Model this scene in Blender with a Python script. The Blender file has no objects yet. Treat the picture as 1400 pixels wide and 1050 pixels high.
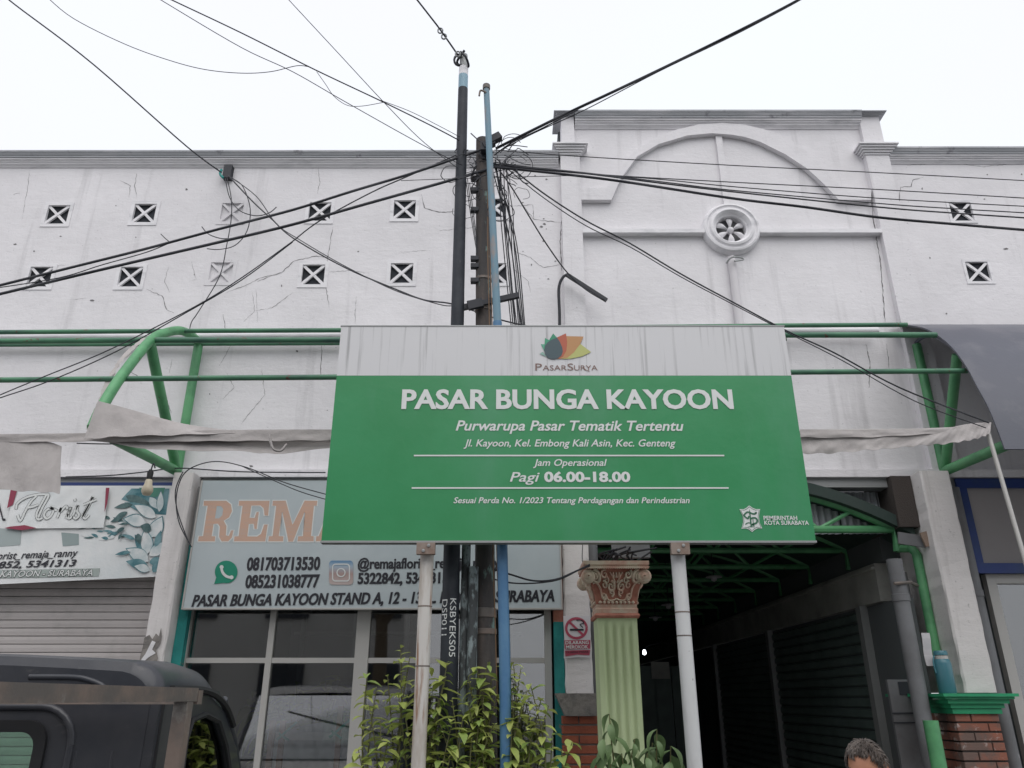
import bpy, bmesh, math, random
from mathutils import Vector, Matrix
from mathutils.geometry import tessellate_polygon
R = math.radians
rnd = random.Random(7)
S = bpy.context.scene
COL = S.collection
# ---------------------------------------------------------------- camera
PITCH = R(22.2); FPX = 1052.0; CAMZ = 1.6
cam = bpy.data.cameras.new('camera'); camo = bpy.data.objects.new('camera', cam); COL.objects.link(camo)
camo.location = (0, 0, CAMZ); camo.rotation_euler = (math.pi/2 + PITCH, 0, 0)
cam.sensor_width = 36; cam.lens = 36*FPX/1400; cam.clip_start = .05; cam.clip_end = 500
S.camera = camo
# ---------------------------------------------------------------- world, sun, exposure
w = bpy.data.worlds.new('World'); S.world = w; w.use_nodes = True
wn = w.node_tree.nodes; wl = w.node_tree.links; bg = wn['Background']
sky = wn.new('ShaderNodeTexSky'); sky.sky_type = 'NISHITA'; sky.sun_disc = False
sky.sun_elevation = R(62); sky.sun_rotation = R(205); sky.air_density = 1.0; sky.dust_density = 4
tc = wn.new('ShaderNodeTexCoord'); nz = wn.new('ShaderNodeTexNoise'); nz.inputs['Scale'].default_value = 1.6; nz.inputs['Detail'].default_value = 3
rp = wn.new('ShaderNodeValToRGB'); rp.color_ramp.elements[0].position = .3; rp.color_ramp.elements[1].position = .7
rp.color_ramp.elements[0].color = (.93, .91, .98, 1); rp.color_ramp.elements[1].color = (.93, .985, 1.02, 1)
ml = wn.new('ShaderNodeMixRGB'); ml.blend_type = 'MULTIPLY'; ml.inputs[0].default_value = 1; ml.inputs[2].default_value = (8.7, 8.7, 8.7, 1)
mx = wn.new('ShaderNodeMixRGB'); mx.inputs[0].default_value = .9
wl.new(tc.outputs['Generated'], nz.inputs['Vector']); wl.new(nz.outputs['Fac'], rp.inputs[0]); wl.new(rp.outputs[0], ml.inputs[1])
wl.new(sky.outputs[0], mx.inputs[1]); wl.new(ml.outputs[0], mx.inputs[2]); wl.new(mx.outputs[0], bg.inputs[0]); bg.inputs[1].default_value = .1
sd = bpy.data.lights.new('sun', 'SUN'); sd.energy = 1.1; sd.angle = R(60); sd.color = (1, .97, .93)
so = bpy.data.objects.new('sun', sd); COL.objects.link(so); so.rotation_euler = (R(38), 0, R(8))
S.view_settings.view_transform = 'Standard'; S.view_settings.look = 'None'; S.view_settings.gamma = 1
S.view_settings.exposure = 0.38; S.view_settings.use_curve_mapping = False

# ---------------------------------------------------------------- helpers
cp, sp = math.cos(PITCH), math.sin(PITCH)
def ray(px, py):
    cx = (px-700)/FPX; cy = (525-py)/FPX
    return Vector((cx, cp-cy*sp, sp+cy*cp))
def U(px, py, Y):           # point of the plane y=Y
    d = ray(px, py); t = Y/d.y
    return Vector((d.x*t, Y, CAMZ+d.z*t))
def UX(px, py, X):
    d = ray(px, py); t = X/d.x
    return Vector((X, d.y*t, CAMZ+d.z*t))
def lerp(a, b, t): return a+(b-a)*t
def srgb(r, g, b):
    f = lambda c: ((c/255+.055)/1.055)**2.4 if c > 10 else c/255/12.92
    return (f(r), f(g), f(b))
WL = {}
class MB:
    def __init__(s): s.v = []; s.f = []
    def add(s, vs, fs):
        n = len(s.v); s.v += [Vector(v) for v in vs]; s.f += [tuple(i+n for i in f) for f in fs]; return s
    def box(s, a, b):
        x0, y0, z0 = a; x1, y1, z1 = b
        return s.add([(x0,y0,z0),(x1,y0,z0),(x1,y1,z0),(x0,y1,z0),(x0,y0,z1),(x1,y0,z1),(x1,y1,z1),(x0,y1,z1)],
            [(0,3,2,1),(4,5,6,7),(0,1,5,4),(1,2,6,5),(2,3,7,6),(3,0,4,7)])
    def rbox(s, c, sz, M=None):
        x, y, z = sz[0]/2, sz[1]/2, sz[2]/2; M = M or Matrix.Identity(3); c = Vector(c)
        vs = [c+M@Vector(p) for p in [(-x,-y,-z),(x,-y,-z),(x,y,-z),(-x,y,-z),(-x,-y,z),(x,-y,z),(x,y,z),(-x,y,z)]]
        return s.add(vs, [(0,3,2,1),(4,5,6,7),(0,1,5,4),(1,2,6,5),(2,3,7,6),(3,0,4,7)])
    def tube(s, pts, r, n=8, cap=True):
        pts = [Vector(p) for p in pts]; m = len(pts)
        rs = r if isinstance(r, (list, tuple)) else [r]*m
        t0 = (pts[1]-pts[0]).normalized()
        u = t0.cross(Vector((0,0,1)));  u = u if u.length > .1 else t0.cross(Vector((0,1,0)))
        u.normalize(); vs = []; fs = []
        for i, p in enumerate(pts):
            t = (pts[min(i+1,m-1)]-pts[max(i-1,0)])
            t = t.normalized() if t.length > 1e-9 else t0
            u = (u-t*u.dot(t)).normalized(); w_ = t.cross(u)
            for k in range(n):
                a = 2*math.pi*k/n; vs.append(p+(u*math.cos(a)+w_*math.sin(a))*rs[i])
        for i in range(m-1):
            for k in range(n): fs.append((i*n+k, i*n+(k+1)%n, (i+1)*n+(k+1)%n, (i+1)*n+k))
        if cap: fs.append(tuple(range(n-1,-1,-1))); fs.append(tuple((m-1)*n+k for k in range(n)))
        return s.add(vs, fs)
    def slab(s, front, back_off, holes=()):     # front outline (3D, roughly planar) extruded by a vector
        off = Vector(back_off); loops = [list(front)]+[list(h) for h in holes]
        tess = tessellate_polygon([[Vector(p) for p in l] for l in loops])
        pts = [Vector(p) for l in loops for p in l]; n = len(pts)
        e = off.normalized(); fs = []
        for t in tess:
            a, b, c = (pts[i] for i in t); nn = (b-a).cross(c-a)
            t = t if nn.dot(e) < 0 else t[::-1]
            fs.append(tuple(t)); fs.append(tuple(i+n for i in t[::-1]))
        k = 0
        for l in loops:
            m = len(l)
            for i in range(m):
                a, b = k+i, k+(i+1) % m; fs.append((a, b, b+n, a+n))
            k += m
        return s.add(pts+[p+off for p in pts], fs)
    def flat(s, pts):
        return s.add(pts, [tuple(t) for t in tessellate_polygon([[Vector(p) for p in pts]])])
    def lathe(s, c, axis, prof, n=24, cap=False):    # prof: (r, h)
        ax = Vector(axis).normalized(); u = ax.orthogonal().normalized(); w_ = ax.cross(u); c = Vector(c); vs = []; fs = []
        for r_, h in prof:
            for k in range(n):
                a = 2*math.pi*k/n; vs.append(c+ax*h+(u*math.cos(a)+w_*math.sin(a))*r_)
        for i in range(len(prof)-1):
            for k in range(n): fs.append((i*n+k, i*n+(k+1)%n, (i+1)*n+(k+1)%n, (i+1)*n+k))
        if cap: fs.append(tuple(range(n-1,-1,-1))); fs.append(tuple((len(prof)-1)*n+k for k in range(n)))
        return s.add(vs, fs)
    def grid(s, fn, nu, nv):
        vs = [fn(i/nu, j/nv) for j in range(nv+1) for i in range(nu+1)]
        return s.add(vs, [(j*(nu+1)+i, j*(nu+1)+i+1, (j+1)*(nu+1)+i+1, (j+1)*(nu+1)+i) for j in range(nv) for i in range(nu)])
    def ribbon(s, pts, wid, nrm=(0,-1,0)):
        pts = [Vector(p) for p in pts]; nrm = Vector(nrm); m = len(pts); vs = []
        for i, p in enumerate(pts):
            t = (pts[min(i+1,m-1)]-pts[max(i-1,0)]).normalized(); q = t.cross(nrm).normalized()
            ww = wid[i] if isinstance(wid, list) else wid
            vs += [p-q*ww/2, p+q*ww/2]
        return s.add(vs, [(2*i, 2*i+1, 2*i+3, 2*i+2) for i in range(m-1)])
    def build(s, name, m, parent=None, smooth=False, recalc=True, loc=None, **props):
        if loc is None:
            mn = Vector([min(v[i] for v in s.v) for i in range(3)]); mxx = Vector([max(v[i] for v in s.v) for i in range(3)])
            loc = Vector(((mn.x+mxx.x)/2, (mn.y+mxx.y)/2, mn.z))
        loc = Vector(loc)
        me = bpy.data.meshes.new(name); me.from_pydata([v-loc for v in s.v], [], s.f)
        if recalc:
            bm = bmesh.new(); bm.from_mesh(me); bmesh.ops.recalc_face_normals(bm, faces=bm.faces); bm.to_mesh(me); bm.free()
        me.materials.append(m)
        if smooth:
            me.shade_smooth(); me.set_sharp_from_angle(angle=R(smooth if smooth > 1 else 40))
        o = bpy.data.objects.new(name, me); COL.objects.link(o)
        place(o, loc, parent)
        for k, v in props.items(): o[k] = v
        return o
def place(o, loc, parent=None):
    WL[o] = Vector(loc)
    if parent: o.parent = parent; o.location = Vector(loc)-WL[parent]
    else: o.location = loc
def thing(name, label, cat, loc, group=None):
    o = bpy.data.objects.new(name, None); o.empty_display_size = .1; COL.objects.link(o); place(o, loc)
    o['label'] = label; o['category'] = cat
    if group: o['group'] = group
    return o
def tag(o, label, cat, group=None):
    o['label'] = label; o['category'] = cat
    if group: o['group'] = group
    return o
def smooth(pts, n=6):
    P = [Vector(p) for p in pts]; out = []
    for i in range(len(P)-1):
        a, b, c, d = P[max(i-1,0)], P[i], P[i+1], P[min(i+2,len(P)-1)]
        for k in range(n):
            t = k/n; out.append(.5*((2*b)+(c-a)*t+(2*a-5*b+4*c-d)*t*t+(3*b-a-3*c+d)*t**3))
    return out+[P[-1]]

def mat(name, col, rough=.8, metal=0, col2=None, scale=3., lo=.4, hi=.65, stretch=(1,1,1), bump=0, bscale=40, det=6,
        col3=None, s3=(1,1,1), scale3=5, lo3=.55, hi3=.7, vary=.08, trans=0, spec=.5, world=True, bdist=.01, coat=0):
    m = bpy.data.materials.new(name); m.use_nodes = True; N = m.node_tree.nodes; L = m.node_tree.links; b = N['Principled BSDF']
    b.inputs['Roughness'].default_value = rough; b.inputs['Metallic'].default_value = metal
    b.inputs['Specular IOR Level'].default_value = spec; b.inputs['Coat Weight'].default_value = coat
    g = N.new('ShaderNodeNewGeometry') if world else N.new('ShaderNodeTexCoord')
    src = g.outputs['Position'] if world else g.outputs['Object']
    def noise(sc, st=(1,1,1), d=6, off=0):
        mp = N.new('ShaderNodeMapping'); mp.inputs['Scale'].default_value = st; mp.inputs['Location'].default_value = (off,off*.7,off*.3)
        L.new(src, mp.inputs[0]); n = N.new('ShaderNodeTexNoise'); n.inputs['Scale'].default_value = sc; n.inputs['Detail'].default_value = d
        n.inputs['Roughness'].default_value = .62
        L.new(mp.outputs[0], n.inputs['Vector']); return n.outputs['Fac']
    def ramp(f, lo, hi):
        r = N.new('ShaderNodeMapRange'); r.inputs['From Min'].default_value = lo; r.inputs['From Max'].default_value = hi
        L.new(f, r.inputs[0]); return r.outputs[0]
    def mixc(f, a, c):
        x = N.new('ShaderNodeMixRGB')
        L.new(f, x.inputs[0])
        for i, q in ((1,a),(2,c)):
            if isinstance(q, tuple): x.inputs[i].default_value = (*q, 1)
            else: L.new(q, x.inputs[i])
        return x.outputs[0]
    c = mixc(noise(scale*.6, off=3), tuple(x*(1-vary) for x in col), tuple(min(1, x*(1+vary)) for x in col))
    if col2: c = mixc(ramp(noise(scale, stretch, det), lo, hi), c, col2)
    if col3: c = mixc(ramp(noise(scale3, s3, 7, 9), lo3, hi3), c, col3)
    L.new(c, b.inputs['Base Color'])
    if bump:
        bn = N.new('ShaderNodeBump'); bn.inputs['Strength'].default_value = bump; bn.inputs['Distance'].default_value = bdist
        L.new(noise(bscale, d=5), bn.inputs['Height']); L.new(bn.outputs[0], b.inputs['Normal'])
    if trans:
        t = N.new('ShaderNodeBsdfTranslucent'); L.new(c, t.inputs[0]); ms = N.new('ShaderNodeMixShader'); ms.inputs[0].default_value = trans
        L.new(b.outputs[0], ms.inputs[1]); L.new(t.outputs[0], ms.inputs[2]); L.new(ms.outputs[0], N['Material Output'].inputs[0])
    return m
def glassmat(name, tint, refl=.1, rough=.02):
    m = bpy.data.materials.new(name); m.use_nodes = True; N = m.node_tree.nodes; L = m.node_tree.links; N.remove(N['Principled BSDF'])
    t = N.new('ShaderNodeBsdfTransparent'); t.inputs[0].default_value = (*tint, 1)
    g = N.new('ShaderNodeBsdfGlossy'); g.inputs['Roughness'].default_value = rough
    lw = N.new('ShaderNodeFresnel'); lw.inputs['IOR'].default_value = 1.5
    ad = N.new('ShaderNodeMath'); ad.inputs[1].default_value = refl; L.new(lw.outputs[0], ad.inputs[0])
    x = N.new('ShaderNodeMixShader'); L.new(ad.outputs[0], x.inputs[0]); L.new(t.outputs[0], x.inputs[1]); L.new(g.outputs[0], x.inputs[2])
    L.new(x.outputs[0], N['Material Output'].inputs[0]); return m

# plaster wall: brushed whitewash, patches, long faint rain stains
def plaster(name, col, dirt, amt=.5):
    m = mat(name, col, .92, col2=tuple(c*.87 for c in col), scale=1.3, lo=.35, hi=.75, col3=dirt, s3=(5.5,5.5,.42), scale3=1.1, lo3=.57, hi3=.57+.30/amt, bump=.35, bscale=7, bdist=.02, vary=.05)
    N = m.node_tree.nodes; L = m.node_tree.links; b = N['Principled BSDF']
    bn = [n for n in N if n.type == 'BUMP'][0]
    g = N.new('ShaderNodeNewGeometry'); mp = N.new('ShaderNodeMapping'); mp.inputs['Scale'].default_value = (2.2, 2.2, 9)
    n2 = N.new('ShaderNodeTexNoise'); n2.inputs['Scale'].default_value = 3.2; n2.inputs['Detail'].default_value = 8; n2.inputs['Roughness'].default_value = .7
    n2.inputs['Distortion'].default_value = .6
    b2 = N.new('ShaderNodeBump'); b2.inputs['Strength'].default_value = .25; b2.inputs['Distance'].default_value = .012
    L.new(g.outputs['Position'], mp.inputs[0]); L.new(mp.outputs[0], n2.inputs['Vector']); L.new(n2.outputs[0], b2.inputs['Height'])
    L.new(bn.outputs[0], b2.inputs['Normal']); L.new(b2.outputs[0], b.inputs['Normal'])
    # fine speckle of grime
    n3 = N.new('ShaderNodeTexNoise'); n3.inputs['Scale'].default_value = 38; n3.inputs['Detail'].default_value = 3; L.new(g.outputs['Position'], n3.inputs['Vector'])
    mr = N.new('ShaderNodeMapRange'); mr.inputs['From Min'].default_value = .66; mr.inputs['From Max'].default_value = .78; L.new(n3.outputs[0], mr.inputs[0])
    old = b.inputs['Base Color'].links[0].from_socket
    x = N.new('ShaderNodeMixRGB'); L.new(mr.outputs[0], x.inputs[0]); L.new(old, x.inputs[1]); x.inputs[2].default_value = (*[c*.62 for c in col], 1); L.new(x.outputs[0], b.inputs['Base Color'])
    return m
M = {}
M['wall'] = plaster('whitewashed_plaster', (.76,.745,.765), (.42,.41,.42), .9)
M['pillar'] = plaster('pillar_plaster', (.72,.69,.68), (.40,.375,.36), 1.2)
M['trim'] = mat('painted_moulding', (.76,.75,.77), .85, col2=(.52,.52,.54), scale=5, lo=.5, hi=.75, stretch=(.6,1,3), bump=.3, bscale=25)
M['cap'] = mat('weathered_cap', (.36,.37,.39), .95, col2=(.50,.50,.52), scale=4, lo=.5, hi=.7, stretch=(.4,1,3), bump=.5, bscale=30, col3=(.12,.12,.13), scale3=6, lo3=.6, hi3=.72)
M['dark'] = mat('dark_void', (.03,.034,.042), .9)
M['crack'] = mat('crack_grey', (.17,.165,.17), 1)  # flat dark grey for cracks and paint chips
M['green'] = mat('green_pipe_paint', srgb(92,158,108), .45, col2=srgb(70,128,88), scale=4, bump=.1, col3=srgb(96,66,48), scale3=13, lo3=.655, hi3=.69)
M['greendk'] = mat('old_green_pipe_paint', srgb(74,128,96), .5, col2=srgb(52,88,76), scale=3, lo=.4, hi=.7, stretch=(1,4,4), col3=srgb(88,62,50), scale3=14, lo3=.62, hi3=.66)
M['signgreen'] = mat('sign_green_vinyl', (.026,.235,.082), .34, col2=(.034,.26,.10), scale=2, vary=.03, bump=.12, bscale=2.2, bdist=.03, col3=(.06,.26,.13), s3=(1,1,.3), scale3=2.5, lo3=.5, hi3=.8)
M['signwhite'] = mat('sign_white_vinyl', (.60,.60,.615), .4, col2=(.35,.35,.36), scale=1.0, lo=.56, hi=.72, stretch=(30,1,.8), det=5, vary=.03)
M['print'] = mat('white_print', (.66,.68,.67), .4, vary=.03)
M['steel'] = mat('grey_steel', (.30,.31,.31), .5, .4, bump=.1)
M['post'] = mat('white_post_paint', (.55,.53,.50), .55, col2=(.34,.28,.22), scale=4, lo=.45, hi=.7, stretch=(3,3,.6), col3=(.24,.12,.06), s3=(6,6,.5), scale3=3.2, lo3=.57, hi3=.66, bump=.15)
M['postclean'] = mat('pale_post_paint', (.56,.57,.57), .5, col2=(.42,.42,.42), scale=4, lo=.5, hi=.8, stretch=(3,3,.6), col3=(.16,.15,.14), s3=(2,2,1), scale3=14, lo3=.68, hi3=.72, bump=.1)
M['blackpole'] = mat('black_pole_paint', (.024,.028,.036), .6, spec=.3, col2=(.045,.05,.06), scale=6, col3=(.28,.28,.29), s3=(8,8,.5), scale3=3, lo3=.69, hi3=.73)
M['concrete'] = mat('rusty_dark_pole', (.060,.056,.056), .8, col2=(.10,.083,.075), scale=5, lo=.4, hi=.65, stretch=(3,3,.7), col3=(.16,.24,.22), s3=(2,2,.8), scale3=7, lo3=.6, hi3=.66, bump=.4, bscale=40)
M['conduit'] = mat('flaking_grey_conduit', (.055,.062,.065), .7, col2=(.24,.29,.30), scale=10, lo=.48, hi=.56, stretch=(2,2,.8), bump=.4)
M['blue'] = mat('blue_pvc', (.055,.155,.30), .5, col2=(.09,.21,.35), scale=6, lo=.4, hi=.7, bump=.1)
M['bluefade'] = mat('faded_blue_pipe', (.15,.26,.33), .6, col2=(.28,.25,.24), scale=5, lo=.5, hi=.62, stretch=(2,2,.6), bump=.1)
M['cable'] = mat('black_cable', (.022,.024,.032), .6)
M['brown_cable'] = mat('brown_cable', (.22,.13,.07), .6)
M['cloth'] = mat('grey_canvas', (.50,.47,.46), .9, col2=(.38,.355,.35), scale=5, lo=.45, hi=.75, bump=.35, bscale=14, trans=.15, bdist=.02)
M['canopy'] = mat('dusty_canopy_sheet', (.075,.08,.105), .38, col2=(.14,.14,.16), scale=3, lo=.5, hi=.8, bump=.1, col3=(.24,.23,.23), scale3=9, lo3=.7, hi3=.8)
M['alu'] = mat('pale_window_frame', (.46,.45,.43), .5, .2, bump=.05)
M['teal'] = mat('teal_wall_paint', (.02,.26,.24), .7, col2=(.01,.17,.17), scale=5, col3=(.35,.22,.15), scale3=5, lo3=.62, hi3=.66, bump=.3)
M['slat'] = mat('shutter_slat_paint', (.46,.43,.42), .55, col2=(.36,.34,.33), scale=5, lo=.5, hi=.75, col3=(.2,.19,.18), s3=(1,1,4), scale3=8, lo3=.68, hi3=.76, world=True)
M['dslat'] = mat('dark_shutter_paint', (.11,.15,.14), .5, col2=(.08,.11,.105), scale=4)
M['brick'] = mat('red_brick', (.34,.095,.05), .85, col2=(.25,.075,.045), scale=12, bump=.4, bscale=80)
M['brickdirty'] = mat('soiled_brick', (.27,.105,.07), .9, col2=(.15,.10,.085), scale=6, lo=.45, hi=.6, bump=.4, bscale=80, col3=(.45,.40,.38), scale3=9, lo3=.58, hi3=.66)
M['mortar'] = mat('mortar', (.22,.20,.19), .95, bump=.5, bscale=90)
M['mortardk'] = mat('dark_mortar', (.06,.05,.045), .95, bump=.5, bscale=90)
M['cement'] = mat('raw_cement', (.27,.25,.23), .95, col2=(.16,.15,.145), scale=8, bump=.8, bscale=25, bdist=.02)
M['capgreen'] = mat('green_ledge_paint', (.015,.30,.13), .5, col2=(.02,.22,.11), scale=6)
M['lime'] = mat('lime_column_paint', srgb(192,206,162), .7, col2=srgb(178,194,148), scale=4, lo=.45, hi=.8, stretch=(3,3,.6), bump=.15)
M['capstone'] = mat('capital_cream_paint', srgb(204,188,168), .75, col2=srgb(196,156,138), scale=9, lo=.45, hi=.62, bump=.2)
M['rust'] = mat('capital_terracotta_paint', srgb(190,130,112), .8, col2=srgb(158,98,82), scale=12)
M['paper'] = mat('white_paper', (.62,.60,.62), .7, vary=.04)
M['red'] = mat('crimson_print', (.38,.06,.10), .6, vary=.15, scale=20, col2=(.55,.35,.38), lo=.6, hi=.7)
M['ink'] = mat('black_print', (.02,.02,.028), .5)
M['pvc'] = mat('grey_pvc_pipe', (.17,.175,.185), .55, col2=(.12,.12,.125), scale=3, col3=(.35,.35,.35), scale3=9, lo3=.7, hi3=.73)
M['vinyl'] = mat('pale_blue_banner', (.46,.515,.535), .45, col2=(.41,.47,.495), scale=2, vary=.05, bump=.08, bscale=4)
M['vinyl2'] = mat('florist_banner', (.72,.73,.73), .5, col2=(.62,.66,.67), scale=3, lo=.4, hi=.7, bump=.3, bscale=5, bdist=.02)
M['orange'] = mat('faded_orange_print', (.56,.36,.27), .5, col2=(.52,.37,.30), scale=6, stretch=(1,1,8))
M['navy'] = mat('navy_frame', (.02,.045,.19), .5, col2=(.03,.06,.16), scale=5)
M['canvas'] = mat('grey_blind_canvas', (.33,.31,.31), .9, bump=.3, bscale=6)
M['truck'] = mat('black_truck_paint', (.028,.032,.042), .38, spec=.4, col2=(.06,.06,.066), scale=3, lo=.42, hi=.75, col3=(.13,.125,.12), s3=(1,1,2.5), scale3=9, lo3=.62, hi3=.85, bump=.03, bscale=2, coat=.15)
M['rubber'] = mat('black_rubber', (.015,.015,.017), .7)
M['rack'] = mat('rusty_rack_steel', (.13,.115,.105), .6, col2=(.20,.155,.13), scale=6, lo=.45, hi=.62, stretch=(1,1,1), col3=(.26,.25,.23), scale3=8, lo3=.6, hi3=.7, bump=.2)
M['glass'] = glassmat('shop_glass', (.80,.82,.82), .13)
M['tglass'] = glassmat('truck_glass', (.66,.84,.75), .14)
M['corr'] = mat('corrugated_sheet', (.50,.52,.55), .5, .2, col2=(.24,.26,.28), scale=3, stretch=(4,4,.6))
M['wood'] = mat('brown_wood', (.34,.15,.075), .7, col2=(.24,.11,.06), scale=8, stretch=(4,4,.6))
M['leafa'] = mat('yellow_green_leaf', (.36,.44,.11), .55, col2=(.50,.54,.18), scale=6, trans=.35)
M['leafb'] = mat('mid_green_leaf', (.22,.32,.08), .55, col2=(.30,.40,.11), scale=6, trans=.3)
M['leafc'] = mat('deep_green_leaf', (.13,.21,.085), .5, col2=(.19,.28,.13), scale=8, trans=.25)
M['leafo'] = mat('street_tree_leaf', (.03,.06,.018), .5)
M['stem'] = mat('green_brown_stem', (.12,.12,.05), .7)
M['floor'] = mat('worn_concrete_road', (.17,.168,.165), .95, col2=(.12,.12,.118), scale=2, bump=.6, bscale=60)
M['pave'] = mat('concrete_paving', (.32,.31,.30), .95, col2=(.17,.165,.16), scale=2, bump=.4, bscale=30)
M['inner'] = mat('dim_interior_paint', (.22,.225,.23), .9, bump=.1)
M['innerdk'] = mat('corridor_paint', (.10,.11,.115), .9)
M['beam'] = mat('corridor_beam_plaster', (.40,.39,.37), .9, col2=(.28,.28,.26), scale=3, bump=.3)
M['skin'] = mat('skin', (.42,.20,.12), .5, col2=(.36,.16,.095), scale=14)
M['hair'] = mat('grey_brown_hair', (.045,.035,.03), .55, col2=(.13,.105,.09), scale=30, lo=.4, hi=.65)
M['cream'] = mat('opposite_wall', (.15,.148,.14), .9, col2=(.12,.115,.11), scale=1)
M['bark'] = mat('bark', (.10,.075,.05), .95, bump=.6)
M['bottle'] = mat('teal_bottle_plastic', (.05,.17,.21), .3, vary=.1)
M['cardboard'] = mat('brown_board', (.30,.22,.17), .9, col2=(.22,.17,.14), scale=8)

# text ----------------------------------------------------------------
_tc = {}
def text_mesh(s, shear=0, off=.02):
    k = (s, shear, off)
    if k not in _tc:
        c = bpy.data.curves.new('t', 'FONT'); c.body = s; c.offset = off; c.shear = shear; c.size = 1; c.resolution_u = 3; c.dimensions = '2D'; c.fill_mode = 'FRONT'
        o = bpy.data.objects.new('t', c); COL.objects.link(o); dg = bpy.context.evaluated_depsgraph_get()
        me = bpy.data.meshes.new_from_object(o.evaluated_get(dg)); vs = [(v.co.x, v.co.y) for v in me.vertices]; fs = [tuple(p.vertices) for p in me.polygons]
        bpy.data.objects.remove(o); bpy.data.curves.remove(c); bpy.data.meshes.remove(me)
        x0 = min(v[0] for v in vs); x1 = max(v[0] for v in vs); _tc[k] = ([(x-x0, y) for x, y in vs], fs, x1-x0)
    return _tc[k]
CAPH = .70
def lettering(parent, s, L_, R_, cap, Y, m, shear=0, off=.02, name='lettering', eps=.003, mb=None, dbl=0):
    vs, fs, wd = text_mesh(s, shear, off)
    A, B = U(L_[0], L_[1], Y), U(R_[0], R_[1], Y); u = (B-A)/wd
    h = (U(L_[0], L_[1]-cap, Y).z-A.z)/CAPH
    q = (mb or MB()); q.add([A+u*x+Vector((0, -eps, y*h)) for x, y in vs], fs)
    if dbl:
        for sg_ in (-1, 1): q.add([A+u*x+u.normalized()*dbl*sg_+Vector((0, -eps-.0002*sg_-.0003, y*h)) for x, y in vs], fs)
    return None if mb else q.build(name, m, parent, recalc=False)
def poly(parent, pxs, Y, m, name='print_shape', eps=.003, depth=0):
    P = [U(x, y, Y)-Vector((0, eps, 0)) for x, y in pxs]
    q = MB()
    if depth: q.slab(P, (0, depth, 0))
    else: q.flat(P)
    return q.build(name, m, parent, recalc=bool(depth))
def circ(cx, cy, r, n=28, a0=0, a1=360, ry=None):
    ry = ry or r
    return [(cx+r*math.cos(R(lerp(a0,a1,i/n))), cy+ry*math.sin(R(lerp(a0,a1,i/n)))) for i in range(n if a1-a0 == 360 else n+1)]
def stroke(parent, pxs, wpx, Y, m, eps=.004, name='print_line', n=5, sm=True):
    P = [U(x, y, Y)-Vector((0, eps, 0)) for x, y in pxs]
    if sm: P = smooth(P, n)
    zc = P[0].y*cp+(P[0].z-CAMZ)*sp
    return MB().ribbon(P, wpx*zc/FPX).build(name, m, parent, recalc=False)

# ================================================================ GROUND
MB().box((-60,-60,-.3),(60,60,0)).build('ground', M['floor'], kind='structure')
MB().box((-60,4.0,0.002),(60,6.3,.13)).build('pavement', M['pave'], kind='structure')
MB().box((-60,-8.3,0.002),(60,-5.5,.13)).build('far_pavement', M['pave'], kind='structure')

# ================================================================ MARKET BUILDING
FY = 6.0
bld = thing('market_building', 'long whitewashed market hall with stepped gable, arch moulding and rows of crossed vents', 'building', (0, FY, 0))
zb = U(700, 650, FY).z; zt = U(300, 212, FY).z; ztr = U(1300, 206, FY).z; zc_top = U(985, 160, FY).z
xl = U(768, 300, FY).x; xr = U(1228, 300, FY).x
vents = [(78,293),(197,291),(437,289),(553,286),(677,284),(54,378),(178,378),(428,375),(549,373),(677,373),(1315,289),(1338,371)]
plug = [(317,290),(302,372)]
def sq(cx, cy, h, Y):
    c = U(cx, cy, Y); return [Vector((c.x+a*h, Y, c.z+b*h)) for a, b in ((-1,-1),(1,-1),(1,1),(-1,1))]
# medallion rose opening
mc = U(998, 316, FY)
rose = [Vector((mc.x+.135*math.cos(a*math.pi/12), FY, mc.z+.135*math.sin(a*math.pi/12))) for a in range(24)]
outline = [Vector(p) for p in [(-9,FY,zb),(9,FY,zb),(9,FY,ztr),(xr-.03,FY,ztr),(xr-.03,FY,zc_top),(xl+.03,FY,zc_top),(xl+.03,FY,zt),(-9,FY,zt)]]
wm = MB().slab(outline, (0,.16,0), [sq(x,y,.105,FY) for x,y in vents]+[sq(x,y,.105,FY) for x,y in plug]+[rose])
wm.build('wall', M['wall'], bld)
MB().box((-9,FY+.34,zb),(9,FY+.36,ztr-.02)).build('vent_backing', M['dark'], bld)  # near-black plane painted as the unlit interior behind the vents
MB().box((-9,FY+.165,zt-.08),(9,FY+14,zt-.02)).build('roof', M['cap'], bld)
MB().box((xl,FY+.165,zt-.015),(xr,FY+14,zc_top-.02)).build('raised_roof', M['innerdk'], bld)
for k, (x, y) in enumerate(vents+plug):
    blind = k >= len(vents); c = U(x, y, FY); h = .105
    mb = MB(); f = .028; t = .007 if not blind else .005
    if (x, y) in ((1315,289),(1338,371)): f = .02
    o4 = sq(x, y, h+f, FY-t); i4 = sq(x, y, h-.004, FY-t)
    mb.slab(o4, (0, t+.02, 0), [i4])
    fr = mb.build('vent_window', M['wall'] if blind else M['trim'], bld)
    for s in (-1, 1):
        d = Matrix.Rotation(s*R(45), 3, 'Y')
        MB().rbox((c.x, FY+.012+s*.0015-(.004 if blind else 0), c.z), (h*2.80, .018, .025 if not blind else .024), d).build('cross_bar', M['wall'] if blind else M['trim'], fr)
    if blind: MB().box((c.x-h+.002, FY+.018, c.z-h+.002),(c.x+h-.002, FY+.1, c.z+h-.002)).build('plaster_infill', M['wall'], fr)
    else: MB().box((c.x-h+.002, FY+.028, c.z-h+.002),(c.x+h-.002, FY+.033, c.z+h-.002)).build('painted_void_sheet', M['dark'], fr)  # near-black sheet painted as the unlit void behind the bars
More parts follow.
